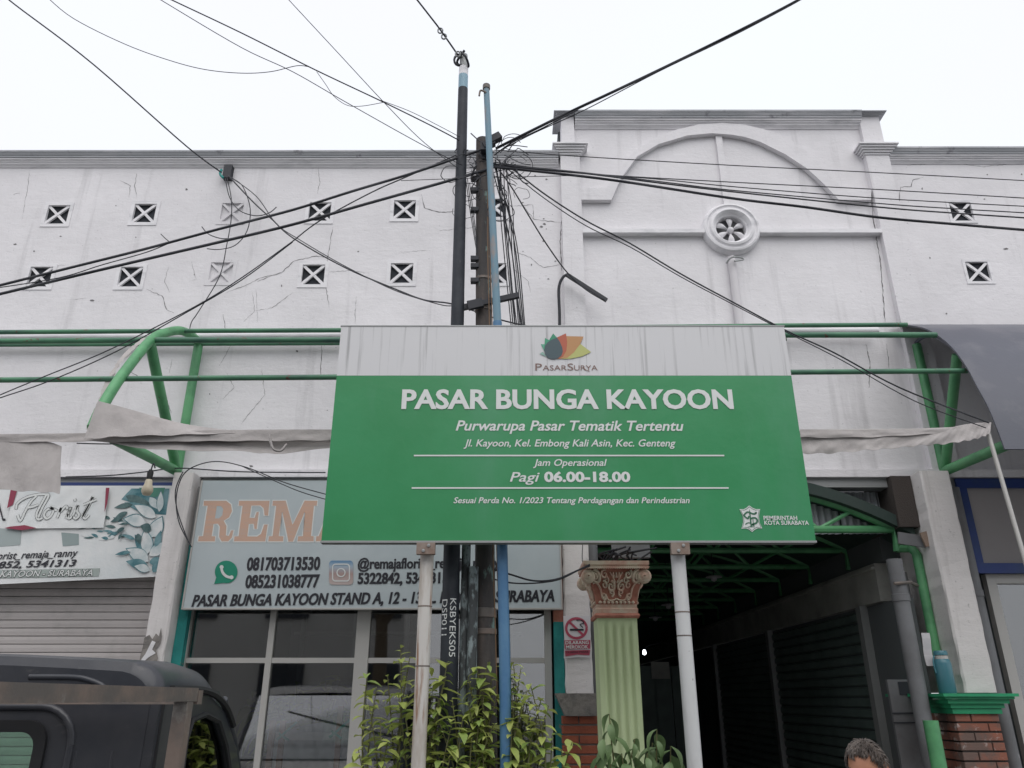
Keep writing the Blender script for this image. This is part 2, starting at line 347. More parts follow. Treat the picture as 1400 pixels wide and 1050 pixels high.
def cornice(x0, x1, zt, Y, s=1.0, name='cornice'):
    # weathered top fascia, then white fillets stepping back to the wall
    q = MB(); pr = [(-.20,.0),(-.20,-.035),(-.185,-.05),(-.165,-.085),(-.15,-.10),(-.15,-.125),(.05,-.125),(.05,0)]
    q.slab([Vector((x0, Y+a*s, zt+b*s)) for a, b in pr], (x1-x0,0,0)); o = q.build(name, M['cap'], bld)
    q = MB(); pr = [(-.13,-.127),(-.13,-.155),(-.10,-.16),(-.10,-.185),(-.075,-.19),(-.075,-.215),(-.03,-.245),(-.02,-.262),(.02,-.262),(.02,-.127)]
    q.slab([Vector((x0, Y+a*s, zt+b*s)) for a, b in pr], (x1-x0,0,0)); q.build('moulding', M['trim'], o)
CS = .5
cornice(-9, xl-.02, U(300,205,FY-.1).z+.0, FY, CS); cornice(xr+.02, 9, U(1300,200,FY-.1).z, FY, CS)
pl0, pl1 = U(768,300,FY).x, U(795,300,FY).x; pr0, pr1 = U(1197,300,FY).x, U(1230,300,FY).x
cornice(pl1-.03, pr0+.03, U(985,151,FY-.1).z, FY, .56)
for a, b, capx in ((pl0, pl1, 0), (pr0, pr1, 1)):
    z1 = U(780, 212, FY-.06).z; z2 = U(780, 193, FY-.14).z; z3 = U(780,165,FY).z; z4 = U(780,149,FY-.13).z
    pil = MB().box((a, FY-.06, zb),(b, FY-.001, z1)).build('pilaster', M['wall'], bld)
    q = MB()
    n = 5
    for i in range(n):
        e = .012+.016*i; q.box((a-e, FY-.06-e, lerp(z1,z2,i/n)+.0005),(b+e, FY+.1, lerp(z1,z2,(i+.8)/n)))
        q.box((a-e+.012, FY-.06-e+.012, lerp(z1,z2,(i+.8)/n)),(b+e-.012, FY+.1, lerp(z1,z2,(i+1)/n)))
    q.build('capital', M['trim'], pil)
    MB().box((a+.02, FY-.05, z2+.001),(b-.04+.03*capx, FY+.14, z3+.05)).build('upper_pier', M['wall'], pil)
    q = MB()
    for i in range(4):
        e = .01+.018*i; q.box((a+.01-e, FY-.05-e, lerp(z3,z4,i/4)+.0005),(b-.02+e, FY+.16+e, lerp(z3,z4,(i+1)/4)))
    q.build('pier_cap', M['cap'], pil)
    # side return of the raised gable
arch = [(794,257),(828,257),(838,244),(862,212),(880,198),(900,186),(925,177),(957,170),(988,168),(1020,171),(1046,177),(1068,185),(1092,198),(1113,216),(1134,238),(1151,256),(1191,259),(1191,273),(1147,273),(1126,251),(1103,230),(1074,211),(1040,194),(1018,187),(1000,184),(974,182),(940,185),(900,197),(871,214),(848,245),(836,273),(794,273)]
MB().slab([U(x,y,FY-.055) for x, y in arch], (0,.052,0)).build('arch_moulding', M['wall'], bld)
q = MB(); a = U(981,184,FY); b_ = U(992,290,FY); q.box((a.x-.03,FY-.03,b_.z),(a.x+.03,FY-.001,a.z)); q.build('centre_rib', M['wall'], bld)
zz = U(900,321,FY).z
MB().box((pl1,FY-.07,zz-.02),(mc.x-.25,FY-.001,zz+.02)).box((mc.x+.25,FY-.07,zz-.02),(pr0,FY-.001,zz+.02)).build('string_course', M['trim'], bld)
med = MB().lathe((mc.x,FY,mc.z),(0,-1,0),[(.262,0),(.262,.05),(.25,.075),(.232,.08),(.222,.066),(.205,.066),(.195,.085),(.175,.09),(.16,.075),(.15,.05),(.137,.04),(.134,-.05)],48).build('medallion', M['trim'], bld, smooth=30)
MB().lathe((mc.x,FY+.03,mc.z),(0,-1,0),[(.001,0),(.134,0)],24).build('rose_backing', M['pvc'], med)  # grey disc colour stands in for recess shade between the petals
for k in range(6):
    a = k*math.pi/3+R(30); ca, sa = math.cos(a), math.sin(a); q = MB()
    def pt(u, v, uu=0):
        r_ = .02+.115*u; wdt = (.006+.024*math.sin(math.pi*min(1,u**1.6*.72)))*(v-.5)*2
        return Vector((mc.x+ca*r_-sa*wdt, FY-.01-.025*math.sin(math.pi*u)+.02*abs(v-.5)*2*(1 if u < .9 else .4)+(.006 if abs(v-.5) < .1 else 0), mc.z+sa*r_+ca*wdt))
    q.grid(pt, 6, 6); q.build('petal', M['trim'], med, smooth=60)
MB().lathe((mc.x,FY-.005,mc.z),(0,-1,0),[(.03,-.02),(.03,.02),(.02,.035),(.0,.04)],12).build('boss', M['trim'], med, smooth=50)
a = U(1000,352,FY-.04); b_ = U(1006,445,FY-.04)
pp = MB().tube([a,(a.x,b_.y,b_.z)], .036, 14).build('white_drain_pipe', M['paper'], bld, smooth=50)
q = MB(); q.tube(smooth([U(993,360,FY-.1),U(1000,352,FY-.12),U(1012,352,FY-.1),U(1016,355,FY-.09),U(1004,357,FY-.11)]), .008, 6); q.build('pipe_tie', M['steel'], pp)
# cracks
def crack(pts, wd=.010, jit=.6):
    P = []
    for i in range(len(pts)-1):
        n = max(3, int(math.dist(pts[i], pts[i+1])/3))
        for k in range(n):
            t = k/n; P.append((lerp(pts[i][0],pts[i+1][0],t)+rnd.uniform(-1,1)*jit, lerp(pts[i][1],pts[i+1][1],t)+rnd.uniform(-1,1)*jit))
    P.append(pts[-1]); W = [wd*rnd.uniform(.25,1)*min(1, .3+min(i, len(P)-1-i)/5) for i in range(len(P))]
    return [U(x,y,FY-.0016) for x, y in P], W
q = MB()
for pts, wd in [([(435,220),(437,250),(434,265)],.007),([(455,310),(450,340),(448,352),(430,350),(402,357),(385,372),(352,385)],.010),([(448,352),(446,395),(450,420)],.008),([(576,266),(580,284),(600,290),(622,289)],.013),([(450,372),(480,370),(505,374)],.006),
    ([(164,247),(178,254),(176,270)],.008),([(187,238),(184,254),(187,270)],.012),([(28,264),(18,266)],.01),([(40,232),(38,255),(30,300)],.005),([(200,395),(222,405),(228,424),(238,428)],.010),([(308,401),(340,388),(358,379),(385,374)],.008),
    ([(345,400),(348,425),(333,440)],.006),([(348,425),(372,421),(400,400)],.006),([(305,430),(308,450)],.014),([(715,280),(730,300),(768,304)],.010),([(730,300),(728,280),(700,282)],.008),([(768,300),(766,330),(768,370)],.014),([(706,345),(725,352),(742,366),(766,362)],.009),([(700,365),(722,385),(726,400)],.005),
    ([(1262,242),(1248,246),(1246,255),(1231,256),(1229,280),(1234,305),(1238,340)],.012),([(1245,360),(1250,380),(1255,400),(1252,430)],.016),([(1240,226),(1300,222),(1345,228),(1400,222)],.006),([(1188,230),(1194,300),(1204,360),(1210,440)],.016),([(793,230),(795,330),(797,385)],.008),
    ([(60,365),(90,362)],.005),([(95,410),(118,408)],.005),([(165,500),(190,515),(193,525)],.008),([(310,510),(320,530),(305,545)],.007),([(358,505),(362,540),(345,560),(330,580)],.006),([(440,470),(438,520)],.01),([(320,465),(300,500)],.006),([(228,545),(234,565)],.01),([(235,490),(232,510)],.006),
    ([(487,405),(485,442)],.006),([(350,395),(352,440)],.004),([(1184,470),(1190,500),(1188,530)],.012),([(1212,470),(1216,505)],.012),([(600,315),(640,312),(655,308)],.006),([(545,345),(590,342)],.004),([(230,365),(225,385),(232,400)],.006),([(262,358),(268,382),(258,385)],.005)]:
    P, W = crack(pts, wd*.75); q.ribbon(P, W)
for _ in range(46):      # chips of lost paint
    x, y = rnd.choice([(rnd.uniform(0,630), rnd.uniform(240,640)), (rnd.uniform(690,765), rnd.uniform(240,440)), (rnd.uniform(1220,1400), rnd.uniform(230,430))])
    r0 = rnd.uniform(.8, 2.2); st = rnd.uniform(.4, 2)
    q.flat([U(x+math.cos(k)*r0*rnd.uniform(.5,1.2)*st, y+math.sin(k)*r0*rnd.uniform(.4,1), FY-.0016) for k in range(6)])
q.build('plaster_cracks', M['crack'], bld, recalc=False, kind='stuff')

# ledge and lintels under the upper wall
zl = zb
MB().box((-9,FY-.07,zl-.03),(9,FY-.002,zl+.03)).build('ledge', M['wall'], bld)
MB().box((-9,FY-.03,zl-.105),(9,FY+.1,zl-.031)).build('steel_lintel', M['steel'], bld)
# pillars
def pillar(x0, x1, y0, y1, z0, z1, m=M['pillar']):
    q = MB(); n = 26
    def fn(u, v, a, b):
        p = a.lerp(b, u); return Vector((p.x, p.y, lerp(z0, z1, v)))
    bv = .012
    cs = [(x0,y1),(x0,y0+bv),(x0+bv,y0),(x1-bv,y0),(x1,y0+bv),(x1,y1)]
    vs = []; fs = []
    for j in range(n+1):
        for i, (x, y) in enumerate(cs):
            jx = rnd.uniform(-.004,.004) if i in (1,2,3,4) else 0
            vs.append((x+jx, y+jx*.5, lerp(z0,z1,j/n)))
    for j in range(n):
        for i in range(5): fs.append((j*6+i, j*6+i+1, (j+1)*6+i+1, (j+1)*6+i))
    q.add(vs, fs); return q.build('pillar', m, bld, recalc=False)
zlp = zl-.031
p1a, p1b = U(234,661,5.8).x, U(262,661,5.8).x
lp = pillar(p1a, p1b, 5.8, 6.2, .1, zlp+.0)
# bare render where the paint has come off
q = MB(); bl = [(198,872),(205,868),(209,874),(214,866),(218,870),(221,858),(222,870),(220,880),(214,888),(217,900),(213,910),(190,910),(193,895),(196,884)]
poly(lp, bl, 5.8, M['cement'], 'bare_render_patch', eps=.009)
poly(lp, [(203,888),(209,876),(214,878),(209,888),(214,893),(204,899),(196,906),(194,902),(200,894)], 5.8, M['wall'], 'paint_flake', eps=.013)
xm0, xm1 = U(770,800,5.9).x, U(806,800,5.9).x
zq = U(788,948,5.9).z
pillar(xm0, xm1, 5.9, 6.3, zq, zlp)
xr0, xr1 = U(1290,800,5.75).x, U(1332,800,5.75).x
zr = U(1340,947,5.75).z
rp_ = pillar(xr0, xr1, 5.75, 6.4, zr, zlp)
MB().box((xr0-.16,5.9,U(1260,720,5.9).z),(xr0-.003,6.4,zlp)).build('broken_pier', M['mortardk'], bld)
# teal painted strips next to the window
MB().box((p1b+.003,5.93,.1),(p1b+.075,6.15,U(250,745,5.93).z)).build('teal_strip', M['teal'], bld)
MB().box((p1b+.003,5.93,U(250,745,5.93).z),(p1b+.075,6.15,zl-.11)).build('dark_strip', M['steel'], bld)
MB().box((xm0-.075,5.93,.1),(xm0-.003,6.15,U(760,850,5.93).z)).build('teal_strip', M['teal'], bld)
MB().box((xm0-.075,5.93,U(760,850,5.93).z),(xm0-.003,6.15,zl-.11)).build('rusty_strip', M['rust'], bld)

# brick piers
def brick_pier(x0, x1, y0, y1, z0, z1, ch, m, mm, bw, name='brick_pier'):
    core = MB().box((x0+.012,y0+.012,z0),(x1-.012,y1,z1)).build(name, mm, bld)
    n = int((z1-z0)/ch); bme = {}
    for j in range(n):
        zt_ = z1-j*ch; zb_ = zt_-ch*.80
        xs = [x0]; x = x0+(bw if j % 2 else bw*.5)
        while x < x1-.03: xs.append(x); x += bw
        xs.append(x1)
        for i in range(len(xs)-1):
            key = (round(xs[i+1]-xs[i],3)); a, b = xs[i]+.004*(i > 0), xs[i+1]-.004*(i < len(xs)-2)
            if key not in bme:
                w2, d2, h2, bv = (b-a)/2, .05, ch*.8, .003
                o = MB(); o.add([(-w2,d2*2,0),(w2,d2*2,0),(w2,d2*2,h2),(-w2,d2*2,h2),(-w2,bv,0),(w2,bv,0),(w2,bv,h2),(-w2,bv,h2),(-w2+bv,0,bv),(w2-bv,0,bv),(w2-bv,0,h2-bv),(-w2+bv,0,h2-bv)],
                    [(0,3,2,1),(4,0,1,5),(5,1,2,6),(6,2,3,7),(7,3,0,4),(4,5,9,8),(5,6,10,9),(6,7,11,10),(7,4,8,11),(8,9,10,11)])
                b0 = o.build('brick', m, core, loc=(0,0,0)); bme[key] = b0.data
            else:
                b0 = bpy.data.objects.new('brick', bme[key]); COL.objects.link(b0)
            place(b0, ((a+b)/2, y0+rnd.uniform(-.003,.003), zb_), core)
        sm = ('side'); 
        if sm not in bme:
            d2 = (y1-y0-.11)/2; o = MB().box((0,-d2,0),(.02,d2,ch*.8)); b0 = o.build('brick', m, core, loc=(0,0,0)); bme[sm] = b0.data
        else: b0 = bpy.data.objects.new('brick', bme[sm]); COL.objects.link(b0)
        place(b0, (x0+rnd.uniform(-.002,.002), y0+.108+(y1-y0-.11)/2, zb_), core)
        b0 = bpy.data.objects.new('brick', bme[sm]); COL.objects.link(b0); place(b0, (x1-.02+rnd.uniform(-.002,.002), y0+.108+(y1-y0-.11)/2, zb_), core)
    return core
bx0, bx1 = U(769,1000,5.82).x, U(819,1000,5.82).x
zbt = U(790,979,5.82).z
brick_pier(bx0, bx1, 5.82, 6.25, .12, zbt, .062, M['brick'], M['mortar'], .23)
q = MB(); q.slab([Vector(p) for p in [(bx0-.04,5.76,zq),(bx1+.03,5.76,zq),(bx1+.03,5.76,zq-.012),(bx1-.02,5.76,zbt+.001),(bx0+.02,5.76,zbt+.001),(bx0-.04,5.76,zq-.012)]], (0,.4,0)); q.build('broken_cement_capital', M['cement'], bld)
gx0, gx1 = U(1312,1010,5.6).x, U(1372,1010,5.6).x
zg = U(1340,976,5.6).z
brick_pier(gx0, gx1, 5.6, 6.3, .12, zg, .0585, M['brickdirty'], M['mortardk'], .21)
q = MB(); zg1 = U(1340,948,5.5).z
for i, (e, f0, f1) in enumerate([(.02,0,.28),(.035,.28,.5),(.06,.5,.72),(.085,.72,.84),(.105,.84,1)]):
    q.box((gx0-e,5.6-e,lerp(zg,zg1,f0)+.001),(gx1+e,6.35,lerp(zg,zg1,f1)))
q.build('green_ledge', M['capgreen'], bld)

# ---------------- left roller shutter
sh = MB().box((-9,6.16,.1),(p1a-.0,6.2,zl-.11)).build('roller_shutter', M['steel'], bld)
z = U(100,796,6.1).z+.25; k = 0; sme = None
while z > .2:
    if sme is None:
        o = MB(); prf = [(.0,0),(-.007,.002),(-.009,.030),(-.006,.0535),(0,.0552)]
        o.slab([Vector((-8.9, a, b)) for a, b in prf], (p1a+8.86,0,0)); b0 = o.build('slat', M['slat'], sh, loc=(0,0,0)); sme = b0.data
    else: b0 = bpy.data.objects.new('slat', sme); COL.objects.link(b0)
    place(b0, (0,6.14+rnd.uniform(-.002,.002),z), sh); z -= .0585

# ---------------- shop window with aluminium frame
wx0, wx1 = U(258,820,5.97).x, U(753,820,5.97).x
WY = 6.02
ztop = zl-.11; ztr_ = U(420,903,WY).z
sw = MB()
sw.box((wx0-.02,WY-.03,.12),(wx0+.035,WY+.04,ztop)); sw.box((wx1-.05,WY-.03,.12),(wx1,WY+.04,ztop)); sw.box((wx0+.0355,WY-.03,.12),(wx1-.0505,WY+.04,.2))
sh_ = sw.build('shop_window', M['alu'], bld)
ms = []
for px, wd in ((374,.022),(498,.05),(640,.022)):
    X = U(px,850,WY).x; ms.append((X,wd)); MB().box((X-wd,WY-.025,.2005),(X+wd,WY+.03,ztop-.001)).build('mullion', M['alu'], sh_)
edges = [wx0+.035]+[v for X,wd in ms for v in (X-wd,X+wd)]+[wx1-.05]
for i in range(0, len(edges), 2):
    a, b = edges[i], edges[i+1]
    MB().box((a+.001,WY-.02,ztr_-.018),(b-.001,WY+.025,ztr_+.018)).build('transom', M['alu'], sh_)
    MB().box((a,WY,.2),(b,WY+.006,ztr_-.018)).build('pane', M['glass'], sh_); MB().box((a,WY,ztr_+.018),(b,WY+.006,ztop)).build('pane', M['glass'], sh_)
# room behind
q = MB(); q.box((wx0-.3,9.6,.1),(wx1+.2,9.7,zl)); q.box((wx0-.3,6.2,zl-.1),(wx1+.2,9.6,zl+.02)); q.box((wx0-.3,6.25,.1),(wx0-.2,9.6,zl-.1)); q.box((wx1+.1,6.25,.1),(wx1+.2,9.6,zl-.1)); q.box((wx0-.2,6.1,.1),(wx1+.1,9.6,.12))
q.build('shop_room', M['inner'], bld)
q = MB()
for i in range(5):
    X = lerp(wx0+.3,wx1-.3,i/4); q.box((X-.02,8.2,.12),(X+.02,8.24,zl-.12))
for zz_ in (.8,1.5,2.2,2.7): q.box((wx0+.2,8.25,zz_),(wx1-.2,8.5,zz_+.03))
q.build('shelf_rack', M['steel'], bld)
# ---------------- passage
CX = U(1238,815,FY).x; CL = U(812,800,6.3).x-.02
zbm0 = U(1238,813,FY).z; zbm1 = U(1238,758,FY).z; DEP = 22
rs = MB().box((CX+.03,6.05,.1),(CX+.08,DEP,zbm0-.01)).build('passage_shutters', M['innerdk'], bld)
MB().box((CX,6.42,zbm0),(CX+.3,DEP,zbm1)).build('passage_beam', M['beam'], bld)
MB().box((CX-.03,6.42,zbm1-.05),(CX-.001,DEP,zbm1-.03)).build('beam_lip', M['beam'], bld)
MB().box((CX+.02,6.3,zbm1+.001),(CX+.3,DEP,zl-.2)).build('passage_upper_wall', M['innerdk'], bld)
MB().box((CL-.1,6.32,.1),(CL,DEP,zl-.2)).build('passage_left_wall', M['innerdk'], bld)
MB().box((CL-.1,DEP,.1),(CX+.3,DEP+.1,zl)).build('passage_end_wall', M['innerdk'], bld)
for k, y in enumerate((6.75,9.3,11.9,14.5)):
    MB().box((CX-.035,y,.1),(CX+.029,y+.09,zbm0-.001)).build('shutter_rail', M['steel'], rs)
y0 = 6.86
for b in range(2):
    ys, ye = (6.86,9.28) if b == 0 else (9.41,11.88)
    z = zbm0-.12; prf = [(0,0),(-.022,.012),(-.022,.06),(-.0,.078)]; sme2 = None
    while z > .3:
        if sme2 is None:
            o = MB().slab([Vector((a_,ys,b__)) for a_, b__ in prf], (0,ye-ys,0)); b0 = o.build('slat', M['dslat'], rs, loc=(0,0,0)); sme2 = b0.data
        else: b0 = bpy.data.objects.new('slat', sme2); COL.objects.link(b0)
        place(b0, (CX+.028,0,z), rs); z -= .085
# passage doors at the far left side
for k, (px, yy) in enumerate(((890,11.0),(912,11.0),(936,11.0))):
    X = U(px,980,yy).x; MB().box((X-.13,yy,.1),(X+.09,yy+.04,2.0)).build('door_leaf', M['dslat'], bld)
X = U(905,915,10.9).x; MB().box((X-.14,10.9,U(905,928,10.9).z),(X+.1,10.92,U(905,905,10.9).z)).build('door_notice', M['beam'], bld)
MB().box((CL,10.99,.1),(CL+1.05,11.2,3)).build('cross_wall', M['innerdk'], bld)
# pale board at the right of the passage
a = U(1214,928,6.0); b_ = U(1250,1040,6.0)
bd2 = MB().box((U(1213,930,6.0).x,6.0,.12),(U(1262,930,6.0).x,6.03,U(1230,929,6.0).z)).build('grey_door_panel', M['pvc'], bld)
n1, n2 = U(1227,932,6.0), U(1250,950,6.0)
MB().box((n1.x,5.995,n2.z),(n2.x,5.998,n1.z)).build('door_window', M['dark'], bd2)
for yy in (975,988): zz_ = U(1230,yy,6.0).z; MB().box((n1.x-.08,5.994,zz_-.004),(n2.x+.05,5.999,zz_+.004)).build('door_groove', M['dark'], bd2)
# arched passage roof
def archz(x):
    t = (x-CL)/(CX-.05-CL); zs = U(1222,722,FY).z; return zs+.30*(1-(2*t-1)**2)
q = MB()
def rf(u, v): x = lerp(CL-.02, CX+.13, u); return Vector((x, lerp(5.93, DEP, v), archz(x)+.03))
q.grid(rf, 24, 40)
n = len(q.v)
def rf2(u, v): p = rf(u, v); p.z += .09; return p
q.grid(rf2, 24, 40)
for i in range(24): q.f.append((i, i+1, n+i+1, n+i))
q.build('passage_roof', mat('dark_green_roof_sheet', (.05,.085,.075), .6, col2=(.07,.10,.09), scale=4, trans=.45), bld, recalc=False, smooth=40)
zch = U(1222,723,FY).z-.0; xe = U(1222,723,FY).x
for k in range(9):
    y = 6.02+k*.93; q = MB(); r_ = .03 if k == 0 else .026
    q.tube([(lerp(CL,xe,i/16), y, archz(lerp(CL,xe,i/16))+.03) for i in range(17)], r_, 8)
    q.tube([(CL,y,zch),(xe,y,zch),(xe+.005,y,zch-.17)], r_, 8)
    q.tube([(xe,y,zch-.15),(xe+.13,y,zch-.15)], r_, 8)
    for i in range(4):
        xa = lerp(CL,xe,(i+.5)/4); xb = lerp(CL,xe,i/4); xc = lerp(CL,xe,(i+1)/4)
        q.tube([(xb,y,zch),(xa,y,archz(xa)+.03)], .017, 6); q.tube([(xa,y,archz(xa)+.03),(xc,y,zch)], .017, 6)
    q.build('roof_truss', M['green'], bld, smooth=40)
for x in (.35,.65):
    X = lerp(CL,xe,x); MB().tube([(X,5.9,archz(X)+.05),(X,DEP-1,archz(X)+.05)], .02, 6).build('purlin', M['greendk'], bld, smooth=40)
# green post at the passage mouth
pa = U(1245,752,5.98); q = MB(); q.tube([(xe+.12,6.02,zch-.15),(pa.x+.02,6.0,zch-.155),(pa.x+.04,5.98,zch-.2),(pa.x+.04,5.98,.12)], .035, 12); q.build('green_post', M['green'], bld, smooth=50)
gp = U(1272,985,5.5); MB().tube([(gp.x,5.5,.12),(gp.x,5.5,gp.z)], .047, 14).build('short_green_post', M['green'], bld, smooth=50)
# corrugated panels above arch
cz0, cz1 = U(1180,730,6.15).z, zl-.1; xs = [U(p,670,6.15).x for p in (1000,1097,1143,1203,1240,1262)]
for i in range(len(xs)-1):
    def cf(u, v, a=xs[i]+.006, b=xs[i+1]-.006, dy=.012*(i % 2)): x = lerp(a,b,u); return Vector((x, 6.15+dy+.012*math.sin(x*2*math.pi/.055), lerp(cz0,cz1,v)))
    MB().grid(cf, 40, 1).build('corrugated_panel', M['corr'], bld, smooth=60)
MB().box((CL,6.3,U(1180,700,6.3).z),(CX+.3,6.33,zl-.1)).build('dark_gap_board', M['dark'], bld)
MB().rbox(U(1246,738,5.88), (.20,.015,.09), Matrix.Rotation(R(9),3,'Y')).build('flashing_plate', M['pvc'], bld)
MB().rbox(U(1274,735,5.84), (.15,.02,.11), Matrix.Rotation(R(-14),3,'Y')).build('loose_board', M['cardboard'], bld)

# right hand shop front
rx = U(1345,790,6.05).x
MB().box((U(1300,780,6.2).x-.1,6.25,.1),(9,6.3,zl-.11)).build('right_shop_wall', M['innerdk'], bld)
q = MB(); q.box((rx,6.02,.12),(rx+.07,6.08,U(1350,785,6.02).z)); q.box((rx+.0705,6.02,U(1350,785,6.02).z-.07),(rx+2.5,6.08,U(1350,785,6.02).z))
rw = q.build('right_window_frame', M['alu'], bld)
MB().box((rx+.07,6.05,.12),(rx+2.5,6.056,U(1350,785,6.02).z-.07)).build('pane', M['glass'], rw)

# ================================================================ things on the building
# blue framed board
bb = thing('framed_board', 'grey canvas board in a navy blue frame under the right canopy', 'board', U(1400,785,5.97))
o4 = [U(1306,655,5.97),U(1520,655,5.97),U(1520,784,5.97),U(1344,784,5.97)]
i4 = [U(1321,668,5.97),U(1500,668,5.97),U(1500,770,5.97),U(1349,770,5.97)]
# plumb frame: keep it rectangular
X0 = U(1322,720,5.97).x-.02; X1 = X0+1.3; Z0 = U(1344,784,5.97).z; Z1 = U(1344,655,5.97).z
for (a, b, c, d) in ((X0,X1,Z0,Z0+.075),(X0,X1,Z1-.075,Z1),(X0,X0+.075,Z0+.0755,Z1-.0755),(X1-.075,X1,Z0+.0755,Z1-.0755)):
    MB().box((a,5.95,c),(b,5.99,d)).build('frame_rail', M['navy'], bb)
MB().grid(lambda u, v: Vector((lerp(X0+.07,X1-.07,u), 5.975+.004*math.sin(u*9+v*4), lerp(Z0+.07,Z1-.07,v))), 20, 10).build('canvas', M['canvas'], bb, smooth=60)

# florist banner (left)
BY = 5.93
fb = thing('florist_banner', 'pale florist banner with teal lilies hung above the roller shutter', 'banner', U(100,790,BY))
X1 = p1a-.004; X0 = -5.2; Z1 = U(100,664,BY).z; Z0a = U(0,800,BY).z; Z0b = U(205,788,BY).z
zlo = lambda x: lerp(Z0a, Z0b, (x+4.0)/(X1+4.0))
MB().grid(lambda u, v: Vector((lerp(X0,X1,u), BY+.001*math.sin(u*23)*math.sin(v*3.1)+.0004*math.sin(u*60+v*5), lerp(zlo(lerp(X0,X1,u)), Z1, v))), 80, 16).build('vinyl_sheet', M['vinyl2'], fb, smooth=60)
MB().box((X0,BY+.03,Z1+.004),(X1,BY+.06,Z1+.035)).build('top_rail', M['navy'], fb)
tealA = mat('teal_flower_print', (.03,.14,.17), .5, col2=(.16,.30,.33), scale=9, lo=.4, hi=.6); tealB = mat('dark_leaf_print', (.03,.085,.09), .5, col2=(.12,.20,.20), scale=12)
lil = mat('lily_print', (.70,.72,.72), .5, col2=(.40,.50,.52), scale=7, lo=.45, hi=.7); maroon = mat('maroon_tape', (.26,.035,.07), .6)
E = .0025
def petal(parent, x, y, ang, ln, wd, m, eps):
    pts = []
    for i in range(9):
        t = i/8; pts.append((ln*t, wd*math.sin(math.pi*t**.8)))
    pts += [(ln*t/8, -wd*.8*math.sin(math.pi*(t/8)**.8)) for t in range(7,0,-1)]
    c, s = math.cos(R(ang)), math.sin(R(ang))
    return poly(parent, [(x+c*a-s*b, y+s*a+c*b) for a, b in pts], BY, m, 'petal_print', eps)
# dark foliage at the top, lily throats, leaf scatter
poly(fb, [(180,668),(232,668),(227,704),(212,703),(196,697),(183,688),(166,683),(172,676)], BY, tealA, 'leaf_print', E)
poly(fb, [(190,667),(226,667),(223,676),(212,680),(200,677)], BY, mat('green_throat_print',(.06,.22,.16),.5), 'leaf_print', E+.001)
for k, (x,y,a,l,w_,mm) in enumerate([(172,678,20,40,7,tealB),(206,700,-160,38,6,tealA),(205,680,50,22,6,lil),(218,700,-85,28,5,lil),(182,690,170,26,4,tealB),(175,700,150,22,4,tealB),(168,708,160,18,3,tealB),
    (200,715,-170,30,9,lil),(214,708,-150,34,8,lil),(206,735,-60,32,10,lil),(200,757,-120,30,8,tealA),(202,758,-95,34,9,lil),(205,760,-40,30,8,lil),(213,748,-70,24,5,tealA),(204,768,-150,34,10,lil),(205,770,-20,20,6,tealA),
    (204,776,-165,32,8,tealA),(206,780,-165,22,6,lil),(180,755,170,22,3,tealA),(210,783,-60,26,7,tealA),(186,738,-160,20,3,tealA),(208,725,-160,16,7,tealB),(190,730,80,14,5,tealB),(172,722,150,14,3,tealB),(168,730,120,10,2,tealB),(176,716,170,12,2,tealB)]):
    if mm is lil: petal(fb, x, y, a, l+2.2, w_+1.1, tealA, E+.0018+.0006*k)
    petal(fb, x, y, a, l, w_, mm, E+.002+.0006*k)
for k in range(26):
    x = rnd.uniform(118,180); y = rnd.uniform(706,738) if x > 140 else rnd.uniform(716,736)
    petal(fb, x, y, rnd.uniform(150,210), rnd.uniform(7,18), rnd.uniform(1.2,3), rnd.choice([tealA,tealB,lil]), E+.0015+.00003*k)
poly(fb, [(-6,722),(30,724),(28,745),(-6,748)], BY, mat('grey_leaf_print',(.33,.38,.38),.6), 'leaf_print', E)
poly(fb, [(84,728),(108,730),(108,745),(86,747)], BY, mat('grey_ribbon_print',(.27,.33,.33),.6), 'leaf_print', E)
ptch = thing('name_patch', 'wrinkled patch lettered Florist with maroon edges taped over the florist banner', 'patch', U(75,720,BY-.03))
cr = [(6,722),(140,721),(148,668),(18,668)]
def patchf(u, v):
    a = U(lerp(cr[0][0],cr[1][0],u), lerp(cr[0][1],cr[1][1],u), BY-.035); b = U(lerp(cr[3][0],cr[2][0],u), lerp(cr[3][1],cr[2][1],u), BY-.035)
    p = a.lerp(b, v); p.y += .002*math.sin(u*17+v*9)*(1-v)+.001*math.sin(u*31-v*13)+.018; return p
MB().grid(patchf, 40, 14).build('vinyl_sheet', M['vinyl2'], ptch, smooth=60)
poly(ptch, [(145,667),(150,667),(147,688),(143,700)], BY-.0202, maroon, 'maroon_edge'); poly(ptch, [(6,722),(14,720),(34,718),(50,722),(30,725)], BY-.0202, maroon, 'maroon_edge'); poly(ptch, [(15,669),(24,669),(18,690),(10,695)], BY-.0202, maroon, 'maroon_edge')
# script lettering "Florist": dark under-stroke with a pale stroke on top
FL = [[(24,704),(28,712),(34,700),(42,686),(50,678)],[(22,696),(24,688),(36,680),(52,676),(66,676)],[(36,694),(44,693),(52,690)],
      [(52,708),(58,694),(66,679),(64,676),(58,686),(50,702),(52,710),(58,708)],[(70,695),(64,697),(60,704),(64,709),(70,705),(73,697),(68,694),(78,698)],
      [(78,708),(84,694),(82,700),(90,692),(92,696)],[(90,709),(97,693),(93,703),(94,709),(99,706)],[(98,708),(106,691),(105,698),(108,704),(104,709),(99,706)],
      [(112,707),(120,692),(127,679),(122,690),(114,705),(117,709),(122,704)],[(114,690),(124,686),(132,683)],[(102,682),(103,685)]]
for st in FL: stroke(ptch, st, 4.0, BY-.0205, M['ink'], 0, 'letter_outline')
for k, st in enumerate(FL): stroke(ptch, st, 3.0, BY-.0209-.0001*k, M['print'], 0, 'letter_fill')
lettering(fb, '@remajaflorist_remaja_ranny', (-62,767.5), (106,760.5), 10, BY, M['ink'], .2, .016, eps=E+.003)
